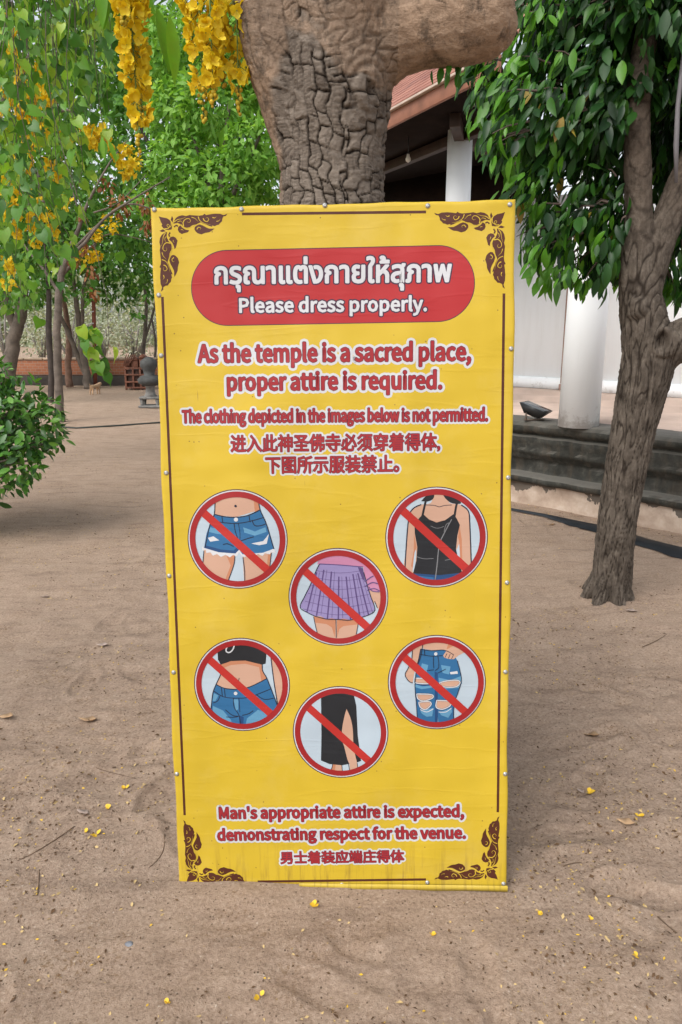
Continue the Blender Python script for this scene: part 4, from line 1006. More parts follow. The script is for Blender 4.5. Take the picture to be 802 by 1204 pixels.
k1 = np.clip(1-e/wd_, 0, 1)*np.clip(n3(C, 21, 72)*3+1.1, .12, 1); k2 = np.clip(1-es/.003, 0, 1)*(h2(pid, 8) > .35)
dome = np.clip(e/.012, 0, 1)
h = (1-sm)*(-.0088*k1-.0024*k2+.0012*dome+.006*(h2(pid, 4)-.5)+.0026*n_hi+.0016*n_vh+.0022*(vnoise(U*14+n_lo*3, Z*150+n_md*6, 77)-.5))
streak = vnoise(U*60+n_lo*2, Z*9+n_md, 41)
h += sm*(.0018*n_md+.0012*n_vh+.0016*n_hi-.005*np.clip(streak-.72, 0, 1)*3+.006*n_lo)
crk = np.clip((vnoise(U*70+n_md*5, Z*11+n_md*2, 61)-.80)*9, 0, 1)*sm*np.clip(n3(C, 7, 62)*5+.2, 0, 1); h -= .004*crk
kd = np.linalg.norm(C-np.array(kp), axis=1)
h += .010*np.exp(-((kd-.043)/.012)**2)+.004*np.sin(kd*260)*np.exp(-(kd/.09)**2)-.028*np.exp(-(kd/.02)**2)
fis = np.clip((1-sm)*np.clip(k1*1.6-.2, 0, 1)*.9+.35*(1-sm)*k2+.9*np.exp(-(kd/.022)**4)+.8*crk, 0, 1)
me.vertices.foreach_set('co', (C+Nn*h[:, None]).astype(np.float32).ravel())
set_attr(me, 'smoothness', sm); set_attr(me, 'fissure', fis)
set_attr(me, 'plate', h2(pid, 6)*(1-sm))
me.polygons.foreach_set('use_smooth', np.ones(len(me.polygons), bool)); me.update()
tr_.parent = big; tr_.matrix_parent_inverse = Matrix.Translation(-big.location)
G1 = leaf_mat('glossy_leaf_green', [(.022, .085, .010, 1), (.035, .13, .014, 1), (.05, .17, .018, 1), (.075, .22, .022, 1)])
# small sprig under its right limb, and its crown high above the frame
def sprig_leaves(tips, dirs, per, size, spread=.6):
    P, A, Nr, Sz = [], [], [], []
    for t, d in zip(tips, dirs):
        d = np.array(d)
        for k in range(per):
            P.append(np.array(t)-d*.03*k+rng.normal(0, .012, 3)); a = d*.5+rng.normal(0, spread, 3)+np.array([0, 0, -.65]); A.append(a)
            Nr.append(np.array([0, -.35, .8])+rng.normal(0, .45, 3)); Sz.append(size*rng.uniform(.7, 1.2))
    return P, A, Nr, Sz
tips = [tuple(at(x, y, 2.42)) for x, y in ((520, 82), (532, 80), (540, 84), (528, 76), (545, 78), (512, 84))]
P_, A_, N_, S_ = sprig_leaves(tips, [(0, 0, -1)]*6, 2, .05, .4)
leaf_obj('sprig', G1, P_, A_, N_, S_, T_LEAF, None).parent = big; COL.objects[-1].matrix_parent_inverse = Matrix.Translation(-big.location)

def set_parent(o, par): o.parent = par; o.matrix_parent_inverse = Matrix.Translation(-par.location)

# ---- right tree
bx = ground(715, 704); RY = bx.y
rt = empty('leaning_tree', bx, 'leaning tree with a knotted trunk and glossy drooping leaves right of the sign', 'tree')
mb = MB()
px_tube(mb, [(712, 745, 56, RY), (716, 705, 48, RY), (720, 672, 45, RY), (725, 620, 44, RY), (734, 560, 46, RY), (746, 500, 50, RY), (757, 450, 58, RY), (763, 415, 60, RY), (757, 375, 52, RY), (752, 335, 46, RY), (751, 270, 33, RY), (750, 200, 31, RY), (749, 130, 30, RY), (758, 50, 27, RY+.05), (770, -60, 24, RY+.1), (775, -200, 18, RY+.1)], 18)
px_tube(mb, [(756, 345, 44, RY), (768, 300, 40, RY), (784, 260, 36, RY+.02), (802, 215, 33, RY+.05), (830, 150, 30, RY+.1), (860, 60, 24, RY+.15), (880, -80, 16, RY+.2)], 16)
px_tube(mb, [(764, 425, 52, RY), (785, 408, 50, RY-.03), (806, 398, 48, RY-.05), (830, 385, 44, RY-.08), (880, 340, 38, RY-.1), (940, 260, 30, RY-.1)], 16)
# burl on the left and branch scar collar
px_tube(mb, [(756, 362, 30, RY-.05), (748, 362, 34, RY-.06), (741, 364, 28, RY-.06), (736, 365, 14, RY-.06)], 12)
px_tube(mb, [(776, 404, 40, RY-.08), (780, 403, 38, RY-.13), (781, 403, 33, RY-.155)], 14)
for ang_ in range(7):        # root flare
    a = 2*math.pi*ang_/7+.4; r0 = rng.uniform(.08, .125)
    mb.tube([(bx.x+math.cos(a)*r0*.6, bx.y+math.sin(a)*r0*.6, .16), (bx.x+math.cos(a)*r0*1.25, bx.y+math.sin(a)*r0*1.25, .03), (bx.x+math.cos(a)*r0*1.9, bx.y+math.sin(a)*r0*1.9, -.05)], [.05, .045, .02], 8)
RB = bark_mat('grey_brown_bark', [(.027, .021, .016), (.095, .076, .060), (.215, .18, .145)], (.015, .010, .007, 1), [(.04, .029, .022), (.088, .065, .048), (.155, .12, .092)], 1.7, .3)
tr2 = mb.build('trunk', RB); skin(tr2, .0065, 5)
me = tr2.data; C, Nn = co_no(me); disp = np.zeros(len(C)); fis = np.zeros(len(C))
sc_ = at(779, 402, RY-.155)
for i, c in enumerate(C):
    if c[2] > 3.6: continue
    ax_ = bx.x+(c[2])*.13
    a = math.atan2(c[0]-ax_, -(c[1]-RY)); wv = noise.noise_vector(Vector(c)*5)*.35
    tw = c[2]*1.3
    r1 = noise.fractal(Vector((math.cos(a)*3.2+wv.x, math.sin(a)*3.2+wv.y, c[2]*3.0)), 1.0, 2.1, 5)
    r2 = abs(noise.noise(Vector((math.cos(a+.15*tw)*8.5+wv.x*2, math.sin(a+.15*tw)*8.5+wv.y*2, c[2]*6.5+wv.z))))
    r3 = noise.fractal(Vector(c)*55, 1.0, 2.0, 3)
    low = 1 if c[2] < 2.1 else .5
    h = .007*r1*low+.020*(min(r2, .3)-.2)*low+.0030*r3
    d = Vector(c)-sc_; dd = math.hypot(d.x/.038, d.z/.06)
    if abs(d.y) < .12: h += .010*math.exp(-((dd-1.15)/.28)**2)-.022*math.exp(-(dd/.75)**4)
    fis[i] = max(0, min(1, (.13-r2)*9))*.85*low
    disp[i] = h
me.vertices.foreach_set('co', (C+Nn*disp[:, None]).astype(np.float32).ravel())
set_attr(me, 'smoothness', np.clip((C[:, 2]-2.0)/.5, 0, 1)*.8); set_attr(me, 'fissure', fis)
me.polygons.foreach_set('use_smooth', np.ones(len(me.polygons), bool)); me.update(); set_parent(tr2, rt)

# crown: outer shape through the pixels where foliage is seen, real thickness in depth
# twigs end in sprigs of drooping leaves
cl = []   # centre px, py, Y, radius px, radius depth
for px, py, dY, rp in ((600, 40, .25, 75), (690, 30, .2, 95), (780, 20, .1, 110), (880, 40, 0, 110), (600, 130, .0, 52), (665, 120, .15, 85), (740, 110, .55, 80), (615, 200, .0, 45), (670, 215, .15, 65), (730, 230, .5, 60),
                       (640, 268, .05, 36), (690, 285, .1, 48), (725, 300, .25, 40), (800, 130, .6, 75), (850, 200, .35, 80), (790, 250, .55, 50), (830, 300, .3, 60), (620, 300, .0, 16), (652, 322, .0, 14), (700, 326, .05, 22), (796, 330, .2, 18), (577, 165, -.05, 25), (568, 105, .05, 22), (690, -40, .2, 90), (800, -50, .1, 90)):
    p = at(px, py, RY+dY); cl.append((p, wpx(rp, p)))
cen = np.array([tuple(c[0]) for c in cl]); rad3 = np.array([(c[1], max(c[1]*.95, .22), c[1]*.95) for c in cl])
pts, dr, kk = clumps(cen, rad3, 2300, .5)
P_, A_, N_, S_, I_ = [], [], [], [], []
tw = MB()
hubs = np.array([tuple(at(749, 120, RY)), tuple(at(760, 20, RY+.1)), tuple(at(830, 130, RY+.1)), tuple(at(751, 250, RY)), tuple(at(800, 215, RY)), tuple(at(775, -120, RY))])
for j in range(len(pts)):
    t = pts[j]; h = hubs[np.argmin(np.linalg.norm(hubs-t, axis=1)+rng.uniform(0, .25))]
    out = norm((t-h)[None])[0]
    if j % 4 == 0:
        md = (h+t)/2+np.array([0, 0, .10]); tw.tube([h*.25+t*.75+np.array([0, 0, .02]), t*.9+h*.1+np.array([0, 0, .02]), t], [.007, .004, .002], 5, False)
    n = rng.integers(4, 7); sdv = rng.normal(0, 1, 3)
    young = rng.uniform() < (.42 if t[0] < 1.12 or t[2] < 2.12 else .07)
    for k in range(n):
        a = out*.5+np.array([0, 0, -1.0])+rng.normal(0, .36, 3)
        P_.append(t+rng.normal(0, .022, 3)-out*.02*k); A_.append(a); N_.append(np.array([out[0]*.5, -.45+out[1]*.4, .75])+rng.normal(0, .35, 3))
        S_.append(rng.uniform(.05, .135)); I_.append(3 if rng.uniform() < .012 else (1 if young else 0))
GD = leaf_mat('dark_glossy_leaf', [(.008, .030, .008, 1), (.013, .050, .010, 1), (.020, .075, .011, 1), (.028, .10, .013, 1), (.05, .14, .018, 1)], .42, .26, .38)
GY = leaf_mat('young_bright_leaf', [(.06, .19, .014, 1), (.10, .28, .022, 1), (.14, .34, .03, 1)], .38, .4, .4)
sel = rng.uniform(0, 1, len(P_)) < .5; I_ = np.array(I_); P_, A_, N_, S_ = (np.array(q) for q in (P_, A_, N_, S_))
V1, L1, Z1 = leaf_arrays(P_[sel], A_[sel], N_[sel], S_[sel], leaf_template(.17, .07, .34)); V2, L2, Z2 = leaf_arrays(P_[~sel], A_[~sel], N_[~sel], S_[~sel], leaf_template(.205, .05, .05))
V = np.concatenate([V1, V2]); L_ = np.concatenate([L1, L2+len(V1)]); S2 = np.concatenate([Z1, Z2]); I_ = np.concatenate([I_[sel], I_[~sel]]); o0 = len(V)
cr = link('crown', mesh_np('crown', np.concatenate([V, np.array(tw.v)]), loops=np.concatenate([L_, np.array([i+o0 for f in tw.f for i in f])]), sizes=np.concatenate([S2, [len(f) for f in tw.f]]),
     mat_idx=np.concatenate([np.repeat(I_, len(T_LEAF[1])), np.full(len(tw.f), 2)])), [GD, GY, plain('twig_bark', (.09, .065, .05), .8, .3, 20), leaf_mat('yellowing_leaf', [(.40, .33, .04, 1), (.30, .20, .05, 1)], .5, .3)]); set_parent(cr, rt)
# hanging strap at the right edge
pa, pb_ = at(797, 125, RY-.25), at(795, 215, RY-.25)
mb = MB(); top = Vector((pa.x+.02, pa.y, pa.z+1.0)); mb.tube([top, pa, (pa+pb_)/2+Vector((-.004, 0, 0)), pb_], [.011, .012, .014, .008], 8)
o = mb.build('hanging_cable', plain('grey_cable', (.14, .13, .135), .6), smooth=True, origin=tuple(top)); tag(o, 'grey cable hanging down from the branches at the far right', 'cable')

# ------------------------------------------------------------------ left: shrub, trunks, trees
def tube_tree(name, label, cat, base_, stems, bark, group=None):
    r = empty(name, base_, label, cat, group); mb = MB()
    for s in stems:
        q = smooth_line([(*p, rr) for p, rr in s], 4)
        mb.tube([(a[0]+rng.normal(0, .12*a[3]), a[1], a[2]) for a in q], [a[3] for a in q], 10)
    o = mb.build('trunk', bark, smooth=True); set_parent(o, r); return r
BARK_F = plain('far_bark', (.13, .105, .085), .9, .45, 7, .02); BARK_D = plain('far_dark_bark', (.055, .043, .036), .9, .4, 7, .02); BARK_R = plain('reddish_bark', (.20, .12, .085), .9, .4, 7, .02)
def stem(pts, Y): # pts: (px, py, width px)
    return [(at(x, y, Y+dy if False else Y), wpx(wd, at(x, y, Y))/2) for x, y, wd in pts for dy in (0,)]
def leaf_cloud(name, mat, cen, rad, n, size, tpl, par, shell=.5, down=.3):
    p, d, k = clumps(cen, rad, n, shell)
    ax = d*.5+rdir(n)*.7+np.array([0, 0, -down]); nr = d*.6+rdir(n)*.6+np.array([0, -.1, .7])
    o = leaf_obj(name, mat, p, ax, nr, size*rng.uniform(.65, 1.25, n), tpl); set_parent(o, par); return o

# shrub at the left edge
sb = ground(-62, 628)
sh = empty('shrub', sb, 'rounded dark green shrub with small leaves at the left edge of the sand yard', 'shrub')
SBY = sb.y
cen, rad = [], []
for px, py, dy, rp in ((-60, 505, 0, 82), (-10, 500, .1, 56), (25, 500, -.1, 42), (45, 505, 0, 30), (10, 540, -.2, 40), (-40, 560, 0, 52), (-20, 460, .1, 45), (62, 512, .05, 16), (20, 560, -.1, 18), (-90, 450, 0, 60), (40, 540, -.1, 20), (30, 465, 0, 22), (55, 485, .1, 20), (5, 445, 0, 16), (70, 515, 0, 12)):
    p = at(px, py, SBY+dy); cen.append(tuple(p)); rad.append(wpx(rp, p))
SHG = leaf_mat('shrub_leaf', [(.025, .08, .016, 1), (.045, .14, .022, 1), (.08, .22, .03, 1), (.14, .32, .04, 1)], .35, .25, .5)
leaf_cloud('foliage', SHG, cen, rad, 3300, .082, T_LEAF, sh, .6, .1)
mb = MB(); q0 = Vector((sb.x, sb.y, -.05))
mb.tube([q0, q0+Vector((.02, 0, .25)), q0+Vector((.0, 0, .6))], [.05, .04, .035], 10)
for c in cen: mb.tube([q0+Vector((0, 0, .45)), (q0+Vector((0, 0, .5))+Vector(c))/2, Vector(c)], [.022, .014, .006], 6)
o = mb.build('stem', BARK_F, smooth=True); set_parent(o, sh)

# golden shower tree close to the camera: trunk out of frame on the left, boughs over the frame
gs = empty('golden_shower_tree', (-2.35, 2.3, 0), 'golden shower tree whose two large yellow flower clusters hang near the big trunk', 'tree')
mb = MB()
def br(pts, rad, n=8): 
    q = smooth_line([(*p, r) for p, r in zip(pts, rad)], 4); mb.tube([a[:3] for a in q], [a[3] for a in q], n)
br([(-2.35, 2.3, -.1), (-2.33, 2.35, 1.0), (-2.25, 2.4, 2.2), (-2.0, 2.45, 3.0), (-1.5, 2.5, 3.35)], [.15, .12, .1, .075, .055], 12)
br([(-2.0, 2.45, 3.0), (-1.3, 2.45, 3.2), (-.7, 2.45, 3.15), (-.3, 2.5, 3.05)], [.06, .045, .03, .015])
YF = leaf_mat('yellow_petal', [(.68, .47, .010, 1), (.76, .57, .020, 1), (.82, .66, .06, 1)], .55, .35, .2, (1.05, 1.0, .6, 1))
BUD = leaf_mat('flower_bud', [(.45, .36, .04, 1), (.62, .42, .03, 1)], .5, .2, .2)
GB = leaf_mat('broad_bright_leaf', [(.09, .24, .02, 1), (.13, .32, .03, 1), (.17, .38, .035, 1)], .4, .45, .3)
def raceme(name, top, length, wid, nfl, psize, par, matf=YF, buds=True, sag=(0, 0)):
    P, A, Nr, Sz = [], [], [], []; mbs = MB()
    top = np.array(top); L_ = []
    for i in range(7):
        f = i/6; L_.append((top[0]+sag[0]*f*f, top[1]+sag[1]*f, top[2]-length*f))
    mbs.tube(L_, [.0028-.0018*i/6 for i in range(7)], 5, False)
    for j in range(nfl):
        f = rng.uniform(0, .80); a = rng.uniform(0, 2*math.pi); ww = wid*(1.0 if f < .5 else 1.0-.9*(f-.5))*rng.uniform(.35, 1)
        c = np.array([top[0]+sag[0]*f*f+ww*math.cos(a), top[1]+sag[1]*f+ww*math.sin(a), top[2]-length*f-rng.uniform(0, .02)])
        mbs.tube([(top[0]+sag[0]*f*f, top[1]+sag[1]*f, top[2]-length*f+.01), tuple(c)], .0011, 3, False)
        fd = norm((np.array([math.cos(a), math.sin(a), -.4])+rng.normal(0, .4, 3))[None])[0]
        u = norm(np.cross(fd, rng.normal(size=3))[None])[0]; v = np.cross(fd, u)
        for k in range(5):
            t = 2*math.pi*k/5+rng.uniform(-.25, .25); rd = u*math.cos(t)+v*math.sin(t)
            P.append(c+rd*psize*.06); A.append(rd+fd*rng.uniform(.15, .6)); Nr.append(fd-rd*.4); Sz.append(psize*rng.uniform(.75, 1.15))
    o = leaf_obj(name, [matf], P, A, Nr, Sz, T_PETAL); set_parent(o, par)
    if buds:
        for j in range(16):
            f = rng.uniform(.76, 1.02); a = rng.uniform(0, 6.28); ww = wid*.55*(1.15-f)*2.2*rng.uniform(.4, 1)
            c = Vector((top[0]+sag[0]+ww*math.cos(a), top[1]+sag[1]+ww*math.sin(a), top[2]-length*f))
            mbs.tube([(top[0]+sag[0], top[1]+sag[1], top[2]-length*f+.02), tuple(c)], .0009, 3, False)
            r = rng.uniform(.004, .0075); mbs.tube([c+Vector((0, 0, r)), c+Vector((0, 0, r*.5)), c, c-Vector((0, 0, r*.7)), c-Vector((0, 0, r*1.1))], [r*.3, r*.85, r, r*.7, r*.2], 6, True, 1)
    s = mbs.build('stalk', [plain('green_stalk', (.10, .17, .03), .6), BUD]); s.parent = o
    return o
for px, ptop, plen, w_, nf, Yr in ((152, -25, 185, 17, 78, 2.5), (142, -40, 60, 14, 20, 2.45), (160, 0, 130, 15, 40, 2.55)):
    t = at(px, ptop, Yr); raceme('flower_cluster', t, wpx(plen, t), wpx(w_, t), int(nf*1.2), .0235, gs)
for px, ptop, plen, w_, nf, Yr in ((232, -50, 175, 18, 60, 2.4), (258, -50, 140, 20, 62, 2.45), (276, -50, 165, 13, 44, 2.4), (222, -60, 115, 13, 30, 2.45), (246, -20, 130, 14, 36, 2.35)):
    t = at(px, ptop, Yr); raceme('flower_cluster', t, wpx(plen, t), wpx(w_, t), int(nf*1.1), .0235, gs)
    br([(-.7+(t.x+.7)*.3, 2.45, 3.17), (t.x, t.y, 3.0), tuple(t)], [.012, .007, .003], 5)
for px in (142, 152, 160):
    t = at(px, -25, 2.5); br([(t.x-.1, 2.47, 3.17), (t.x, t.y, 3.0), tuple(t)], [.01, .006, .003], 5)
o = mb.build('trunk', BARK_F, smooth=True); set_parent(o, gs)
# its broad hanging leaflets
P_, A_, N_, S_ = [], [], [], []
for px, py, ln, Yr, dx in ((184, 8, 72, 2.5, .22), (199, 18, 76, 2.45, .10), (118, -30, 62, 2.6, .05), (125, -20, 50, 2.6, -.1), (172, -18, 42, 2.6, .1), (120, 160, 26, 2.6, 0), (128, 165, 24, 2.6, .3), (248, 140, 26, 2.7, .2), (262, 150, 24, 2.8, -.2), (272, 165, 22, 2.8, .1)):
    p = at(px, py, Yr); P_.append(tuple(p)); A_.append((dx, rng.normal(0, .15), -1)); N_.append((rng.normal(0, .5), -1, .25)); S_.append(wpx(ln, p))
o = leaf_obj('leaves', GB, P_, A_, N_, S_, leaf_template(.115, .03, .1)); set_parent(o, gs)

# heart leaved tree: trunk out of frame on the left, hanging strands in view
ht = empty('heart_leaf_tree', (-4.6, 5.6, 0), 'tree with hanging strands of dark heart shaped leaves at upper left', 'tree')
mb = MB()
br([(-4.6, 5.6, -.1), (-4.55, 5.6, 1.5), (-4.3, 5.6, 3.2), (-3.8, 5.55, 4.4), (-2.9, 5.5, 5.0), (-1.9, 5.4, 5.1)], [.26, .22, .18, .12, .08, .03], 12)
br([(-3.8, 5.55, 4.4), (-3.2, 6.0, 4.9), (-2.4, 6.2, 5.0)], [.09, .06, .03])
P_, A_, N_, S_ = [], [], [], []
def strand(x, Yr, ztop, zbot, sway, dens=.055, sz=.10):
    z = ztop; pts = []
    n = max(3, int((ztop-zbot)/.25))
    for i in range(n+1):
        f = i/n; pts.append((x+sway*f*f+.02*math.sin(7*f+x*9), Yr+.06*math.sin(4*f+x*5), ztop+(zbot-ztop)*f))
    wx, wy_ = rng.normal(0, .05, 2); pts = [(p[0]+wx*math.sin(3+i*1.1)+sway*.8*math.sin(i*.7), p[1]+wy_*math.cos(i*1.3), p[2]) for i, p in enumerate(pts)]
    mb.tube(pts, [.0028*(1-.8*i/n)+.001 for i in range(n+1)], 5, False)
    m = int((ztop-zbot)/dens)
    for j in range(m):
        f = (j+rng.uniform(0, 1))/m; i = min(n-1, int(f*n)); g_ = f*n-i
        c = np.array(pts[i])*(1-g_)+np.array(pts[i+1])*g_; a = rng.uniform(0, 6.28); off = rng.uniform(.02, .15)
        c = c+np.array([math.cos(a)*off, math.sin(a)*off, -.015]); P_.append(c)
        A_.append((math.cos(a)*.55+rng.normal(0, .3), math.sin(a)*.5, -1+rng.normal(0, .35))); N_.append((math.cos(a)*.8+rng.normal(0, .7), math.sin(a)*.7-.3+rng.normal(0, .5), .4)); S_.append(sz*rng.uniform(.5, 1.2))
for k in range(66):
    px = rng.uniform(-60, 128); Yr = rng.uniform(4.9, 6.2)
    if px < 50 and rng.uniform() < .72: continue
    pyb = rng.uniform(90, 250) if px > 20 else rng.uniform(120, 330)
    if px > 95: pyb = rng.uniform(60, 185)
    if 36 < px < 80 and rng.uniform() < .4: pyb = rng.uniform(220, 330)
    b_ = at(px, pyb, Yr); strand(b_.x, Yr, 4.75+rng.uniform(-.2, .2), b_.z, rng.uniform(-.12, .12))
for px, pyb, Yr in ((22, 345, 5.3), (36, 330, 5.1), (52, 345, 5.0), (12, 372, 5.4), (60, 310, 5.2), (30, 300, 5.0)):
    b_ = at(px, pyb, Yr); strand(b_.x, Yr, 4.7, b_.z, .05, .05, .115)
b_ = at(118, 448, 5.0); strand(b_.x-.12, 5.0, 4.8, b_.z, .12, .6, .1)
for k in range(26):       # the low cluster at the end of the long strand
    py = rng.uniform(380, 440); px = 103+(py-385)/60*20+rng.uniform(-8, 8)
    P_.append(tuple(at(px, py, 5.0+rng.uniform(-.1, .1)))); A_.append((rng.normal(.15, .3), rng.normal(0, .3), -1)); N_.append((rng.normal(0, .5), -1, .4)); S_.append(rng.uniform(.085, .125))
o = mb.build('trunk', BARK_F, smooth=True); set_parent(o, ht)
HG = leaf_mat('heart_leaf', [(.04, .13, .022, 1), (.07, .20, .025, 1), (.14, .33, .03, 1), (.09, .22, .045, 1), (.24, .44, .045, 1), (.36, .50, .05, 1)], .36, .45, .45)
o = leaf_obj('crown', HG, P_, A_, N_, S_, T_HEART); set_parent(o, ht)

# thin tree A with dry twigs and brown leaves
ya = ground(71, 496).y
ta = tube_tree('thin_tree', 'thin grey tree with bare arching twigs and dry brown leaves left of the sign', 'tree', ground(71, 496),
     [stem([(71, 500, 12), (70, 470, 10), (67, 420, 9.5), (68, 360, 9), (72, 325, 8), (80, 300, 7), (92, 270, 5), (105, 235, 3.5), (130, 190, 2), (150, 165, 1)], ya),
      stem([(78, 306, 5), (100, 285, 4), (125, 255, 3), (160, 232, 2.2), (200, 208, 1.3)], ya-.3), stem([(90, 290, 4), (118, 262, 2.5), (150, 240, 2), (185, 248, 1.2)], ya-.2),
      stem([(74, 322, 5), (95, 300, 3), (108, 290, 2), (130, 275, 1.4), (180, 285, .8)], ya+.3), stem([(95, 265, 3), (90, 240, 2), (75, 190, 1.2)], ya), stem([(110, 250, 2), (140, 238, 1.5), (172, 205, 1)], ya),
      stem([(70, 345, 4), (50, 315, 3), (30, 290, 2), (10, 250, 1.5)], ya+.3)], BARK_F)
cen, rad = [], []
for px, py, rp in ((85, 305, 8), (100, 290, 9), (95, 255, 7), (105, 320, 9), (140, 240, 14), (175, 265, 10), (125, 215, 8), (170, 240, 10), (110, 345, 6)):
    p = at(px, py, ya); cen.append(tuple(p)); rad.append(wpx(rp, p))
leaf_cloud('dry_leaves', leaf_mat('dry_brown_leaf', [(.16, .05, .022, 1), (.26, .10, .03, 1), (.30, .15, .06, 1)], .6, .2), cen, rad, 240, .10, T_LEAF, ta, .3, .8)
cen, rad = [], []
for px, py, rp in ((100, 300, 12), (130, 262, 14), (112, 275, 9), (160, 190, 9), (150, 175, 7), (75, 235, 14), (50, 250, 10), (115, 300, 6)):
    p = at(px, py, ya+.2); cen.append(tuple(p)); rad.append(wpx(rp, p))
for c_, r_ in zip(cen, rad): leaf_cloud('flower_cluster', YF, [c_], [r_*.8], 55, .07, T_PETAL, ta, .2, .4)

# dark slim trunk behind it
yb = ground(60, 474).y
GF = leaf_mat('far_green', [(.05, .14, .02, 1), (.09, .23, .03, 1), (.15, .33, .04, 1), (.22, .40, .06, 1)], .5, .4, .25)
GF2 = leaf_mat('far_deep_green', [(.04, .12, .02, 1), (.075, .20, .03, 1), (.13, .29, .045, 1)], .5, .3, .25)
GF3 = leaf_mat('far_light_green', [(.11, .27, .04, 1), (.19, .39, .065, 1), (.27, .48, .10, 1)], .5, .45, .25)
def bg_tree(name, label, base_px, stems, Y, clumps_px, n, size, mat, bark, group=None, dz=1.0, shell=.5):
    b = Vector((at(base_px, 400, Y).x, Y, 0))
    r = tube_tree(name, label, 'tree', b, [stem(s, Y) for s in stems], bark, group)
    cen, rad = [], []
    for px, py, dy, rp in clumps_px:
        p = at(px, py, Y+dy); cen.append(tuple(p)); q = wpx(rp, p); rad.append((q, q*dz, q*.85))
    leaf_cloud('crown', mat, cen, rad, n, size, T_SMALL, r, shell, .35); return r
GRP = 'trees in the yard behind the sign'
bg_tree('yard_tree', 'slim blackish trunk just behind the thin grey tree, leafy top', 60, [[(60, 480, 8), (60, 440, 7), (58, 400, 7.5), (57, 340, 6), (52, 270, 5), (45, 200, 3)]], yb,
        [(20, 330, 0, 40), (60, 300, .3, 40), (110, 280, .5, 38), (40, 260, .5, 45), (90, 240, 1, 40), (10, 250, 0, 50), (70, 340, .3, 18), (100, 345, .5, 14)], 2600, .17, GF2, BARK_D, GRP)
bg_tree('yard_tree', 'thick leaning trunk at the left edge behind the green shrub', 8, [[(6, 470, 22), (11, 430, 18), (19, 390, 15), (27, 350, 13), (26, 300, 11), (20, 240, 9)], [(19, 390, 11), (5, 350, 10), (-10, 310, 9)]], 19.5,
        [(10, 330, 0, 48), (-20, 260, 0, 80), (50, 270, 1, 60), (40, 200, 1, 70), (0, 150, 2, 90), (100, 180, 2, 60)], 3800, .22, GF, BARK_F, GRP)
bg_tree('yard_tree', 'forked leaning tree standing in front of the brick wall', 104, [[(104, 457, 11), (101, 435, 9), (95, 400, 7), (90, 360, 6), (85, 320, 5), (70, 260, 3)], [(103, 445, 8), (92, 420, 6.5), (80, 390, 5.5), (72, 375, 5), (64, 350, 4)], [(99, 420, 5), (97, 370, 4.5), (100, 330, 4), (115, 280, 3)]], 20.9,
        [(125, 300, 0, 34), (150, 320, .5, 28), (165, 280, 1, 30), (140, 345, .5, 20), (112, 340, .5, 18), (95, 300, 0, 26), (170, 340, .5, 16), (160, 365, .4, 12), (140, 265, 1, 40)], 1800, .19, GF2, BARK_F, GRP)
bg_tree('yard_tree', 'pale reddish trunk with rough bark close to the brick wall', 81, [[(82, 455, 9), (80, 430, 7.5), (82, 405, 8), (78, 370, 6), (70, 330, 5), (60, 260, 4)]], 21.2,
        [(60, 300, .5, 40), (30, 280, .5, 45), (85, 270, .5, 36)], 900, .2, GF, BARK_R, GRP)
# dense trees between the hanging flowers and the trunk
bg_tree('shade_tree', 'dense bright green tree directly left of the large trunk', 262, [[(262, 470, 14), (262, 380, 12), (258, 300, 10), (262, 200, 7), (270, 120, 4)], [(260, 290, 8), (240, 200, 5), (222, 150, 3)], [(260, 260, 7), (285, 205, 5), (310, 150, 3)]], 13.5,
        [(250, 120, 0, 48), (300, 175, -.3, 42), (215, 190, .2, 44), (265, 215, -.2, 50), (320, 110, .5, 40), (205, 130, .5, 42), (330, 210, 0, 36), (290, 60, .5, 60), (215, 60, 1, 55), (240, 260, 0, 50), (190, 235, .3, 30)], 9000, .155, GF3, BARK_F, GRP, 1.0, .55)
bg_tree('shade_tree', 'dense deep green tree behind the bright green one', 215, [[(215, 460, 15), (214, 330, 12), (218, 200, 8), (225, 90, 4)], [(216, 260, 8), (180, 180, 5), (150, 120, 3)], [(216, 240, 7), (270, 150, 5), (300, 100, 3)]], 17.5,
        [(200, 220, 0, 60), (260, 190, .5, 65), (180, 150, 0, 60), (230, 100, .5, 75), (310, 150, 0, 60), (300, 240, 0, 50), (150, 80, 1, 70), (330, 60, 1, 70), (230, 20, 1, 80), (140, 190, .5, 40), (160, 280, .5, 26)], 7000, .22, GF2, BARK_D, GRP, 1.0, .55)
bg_tree('shade_tree', 'pale green airy tree with open branches left of the sign edge', 165, [[(172, 462, 6), (168, 420, 5), (172, 360, 4), (165, 310, 3), (150, 260, 2)], [(170, 400, 3), (182, 360, 2.5), (188, 320, 2)], [(176, 455, 4), (183, 410, 3), (178, 370, 2)]], 24,
        [(160, 300, 0, 26), (185, 290, 0, 24), (140, 285, .5, 24), (175, 330, .5, 18), (125, 320, .3, 16), (150, 335, .4, 14), (190, 345, 0, 14), (110, 255, 1, 40), (170, 240, 1, 40)], 1700, .2, GF3, BARK_F, GRP)
bg_tree('shade_tree', 'tall green tree rising behind the hanging heart leaves', -14, [[(-14, 455, 9), (-10, 400, 8), (0, 330, 7), (15, 200, 5), (45, 80, 4)], [(12, 250, 5), (80, 150, 6), (110, 60, 4)]], 23,
        [(40, 180, 0, 70), (90, 120, .5, 70), (-20, 120, .5, 90), (120, 60, 1, 60), (60, 40, 1, 80), (0, 30, 1, 80), (100, 220, .5, 55), (150, 20, 1, 50), (30, 250, .5, 50)], 5600, .27, GF, BARK_F, GRP)
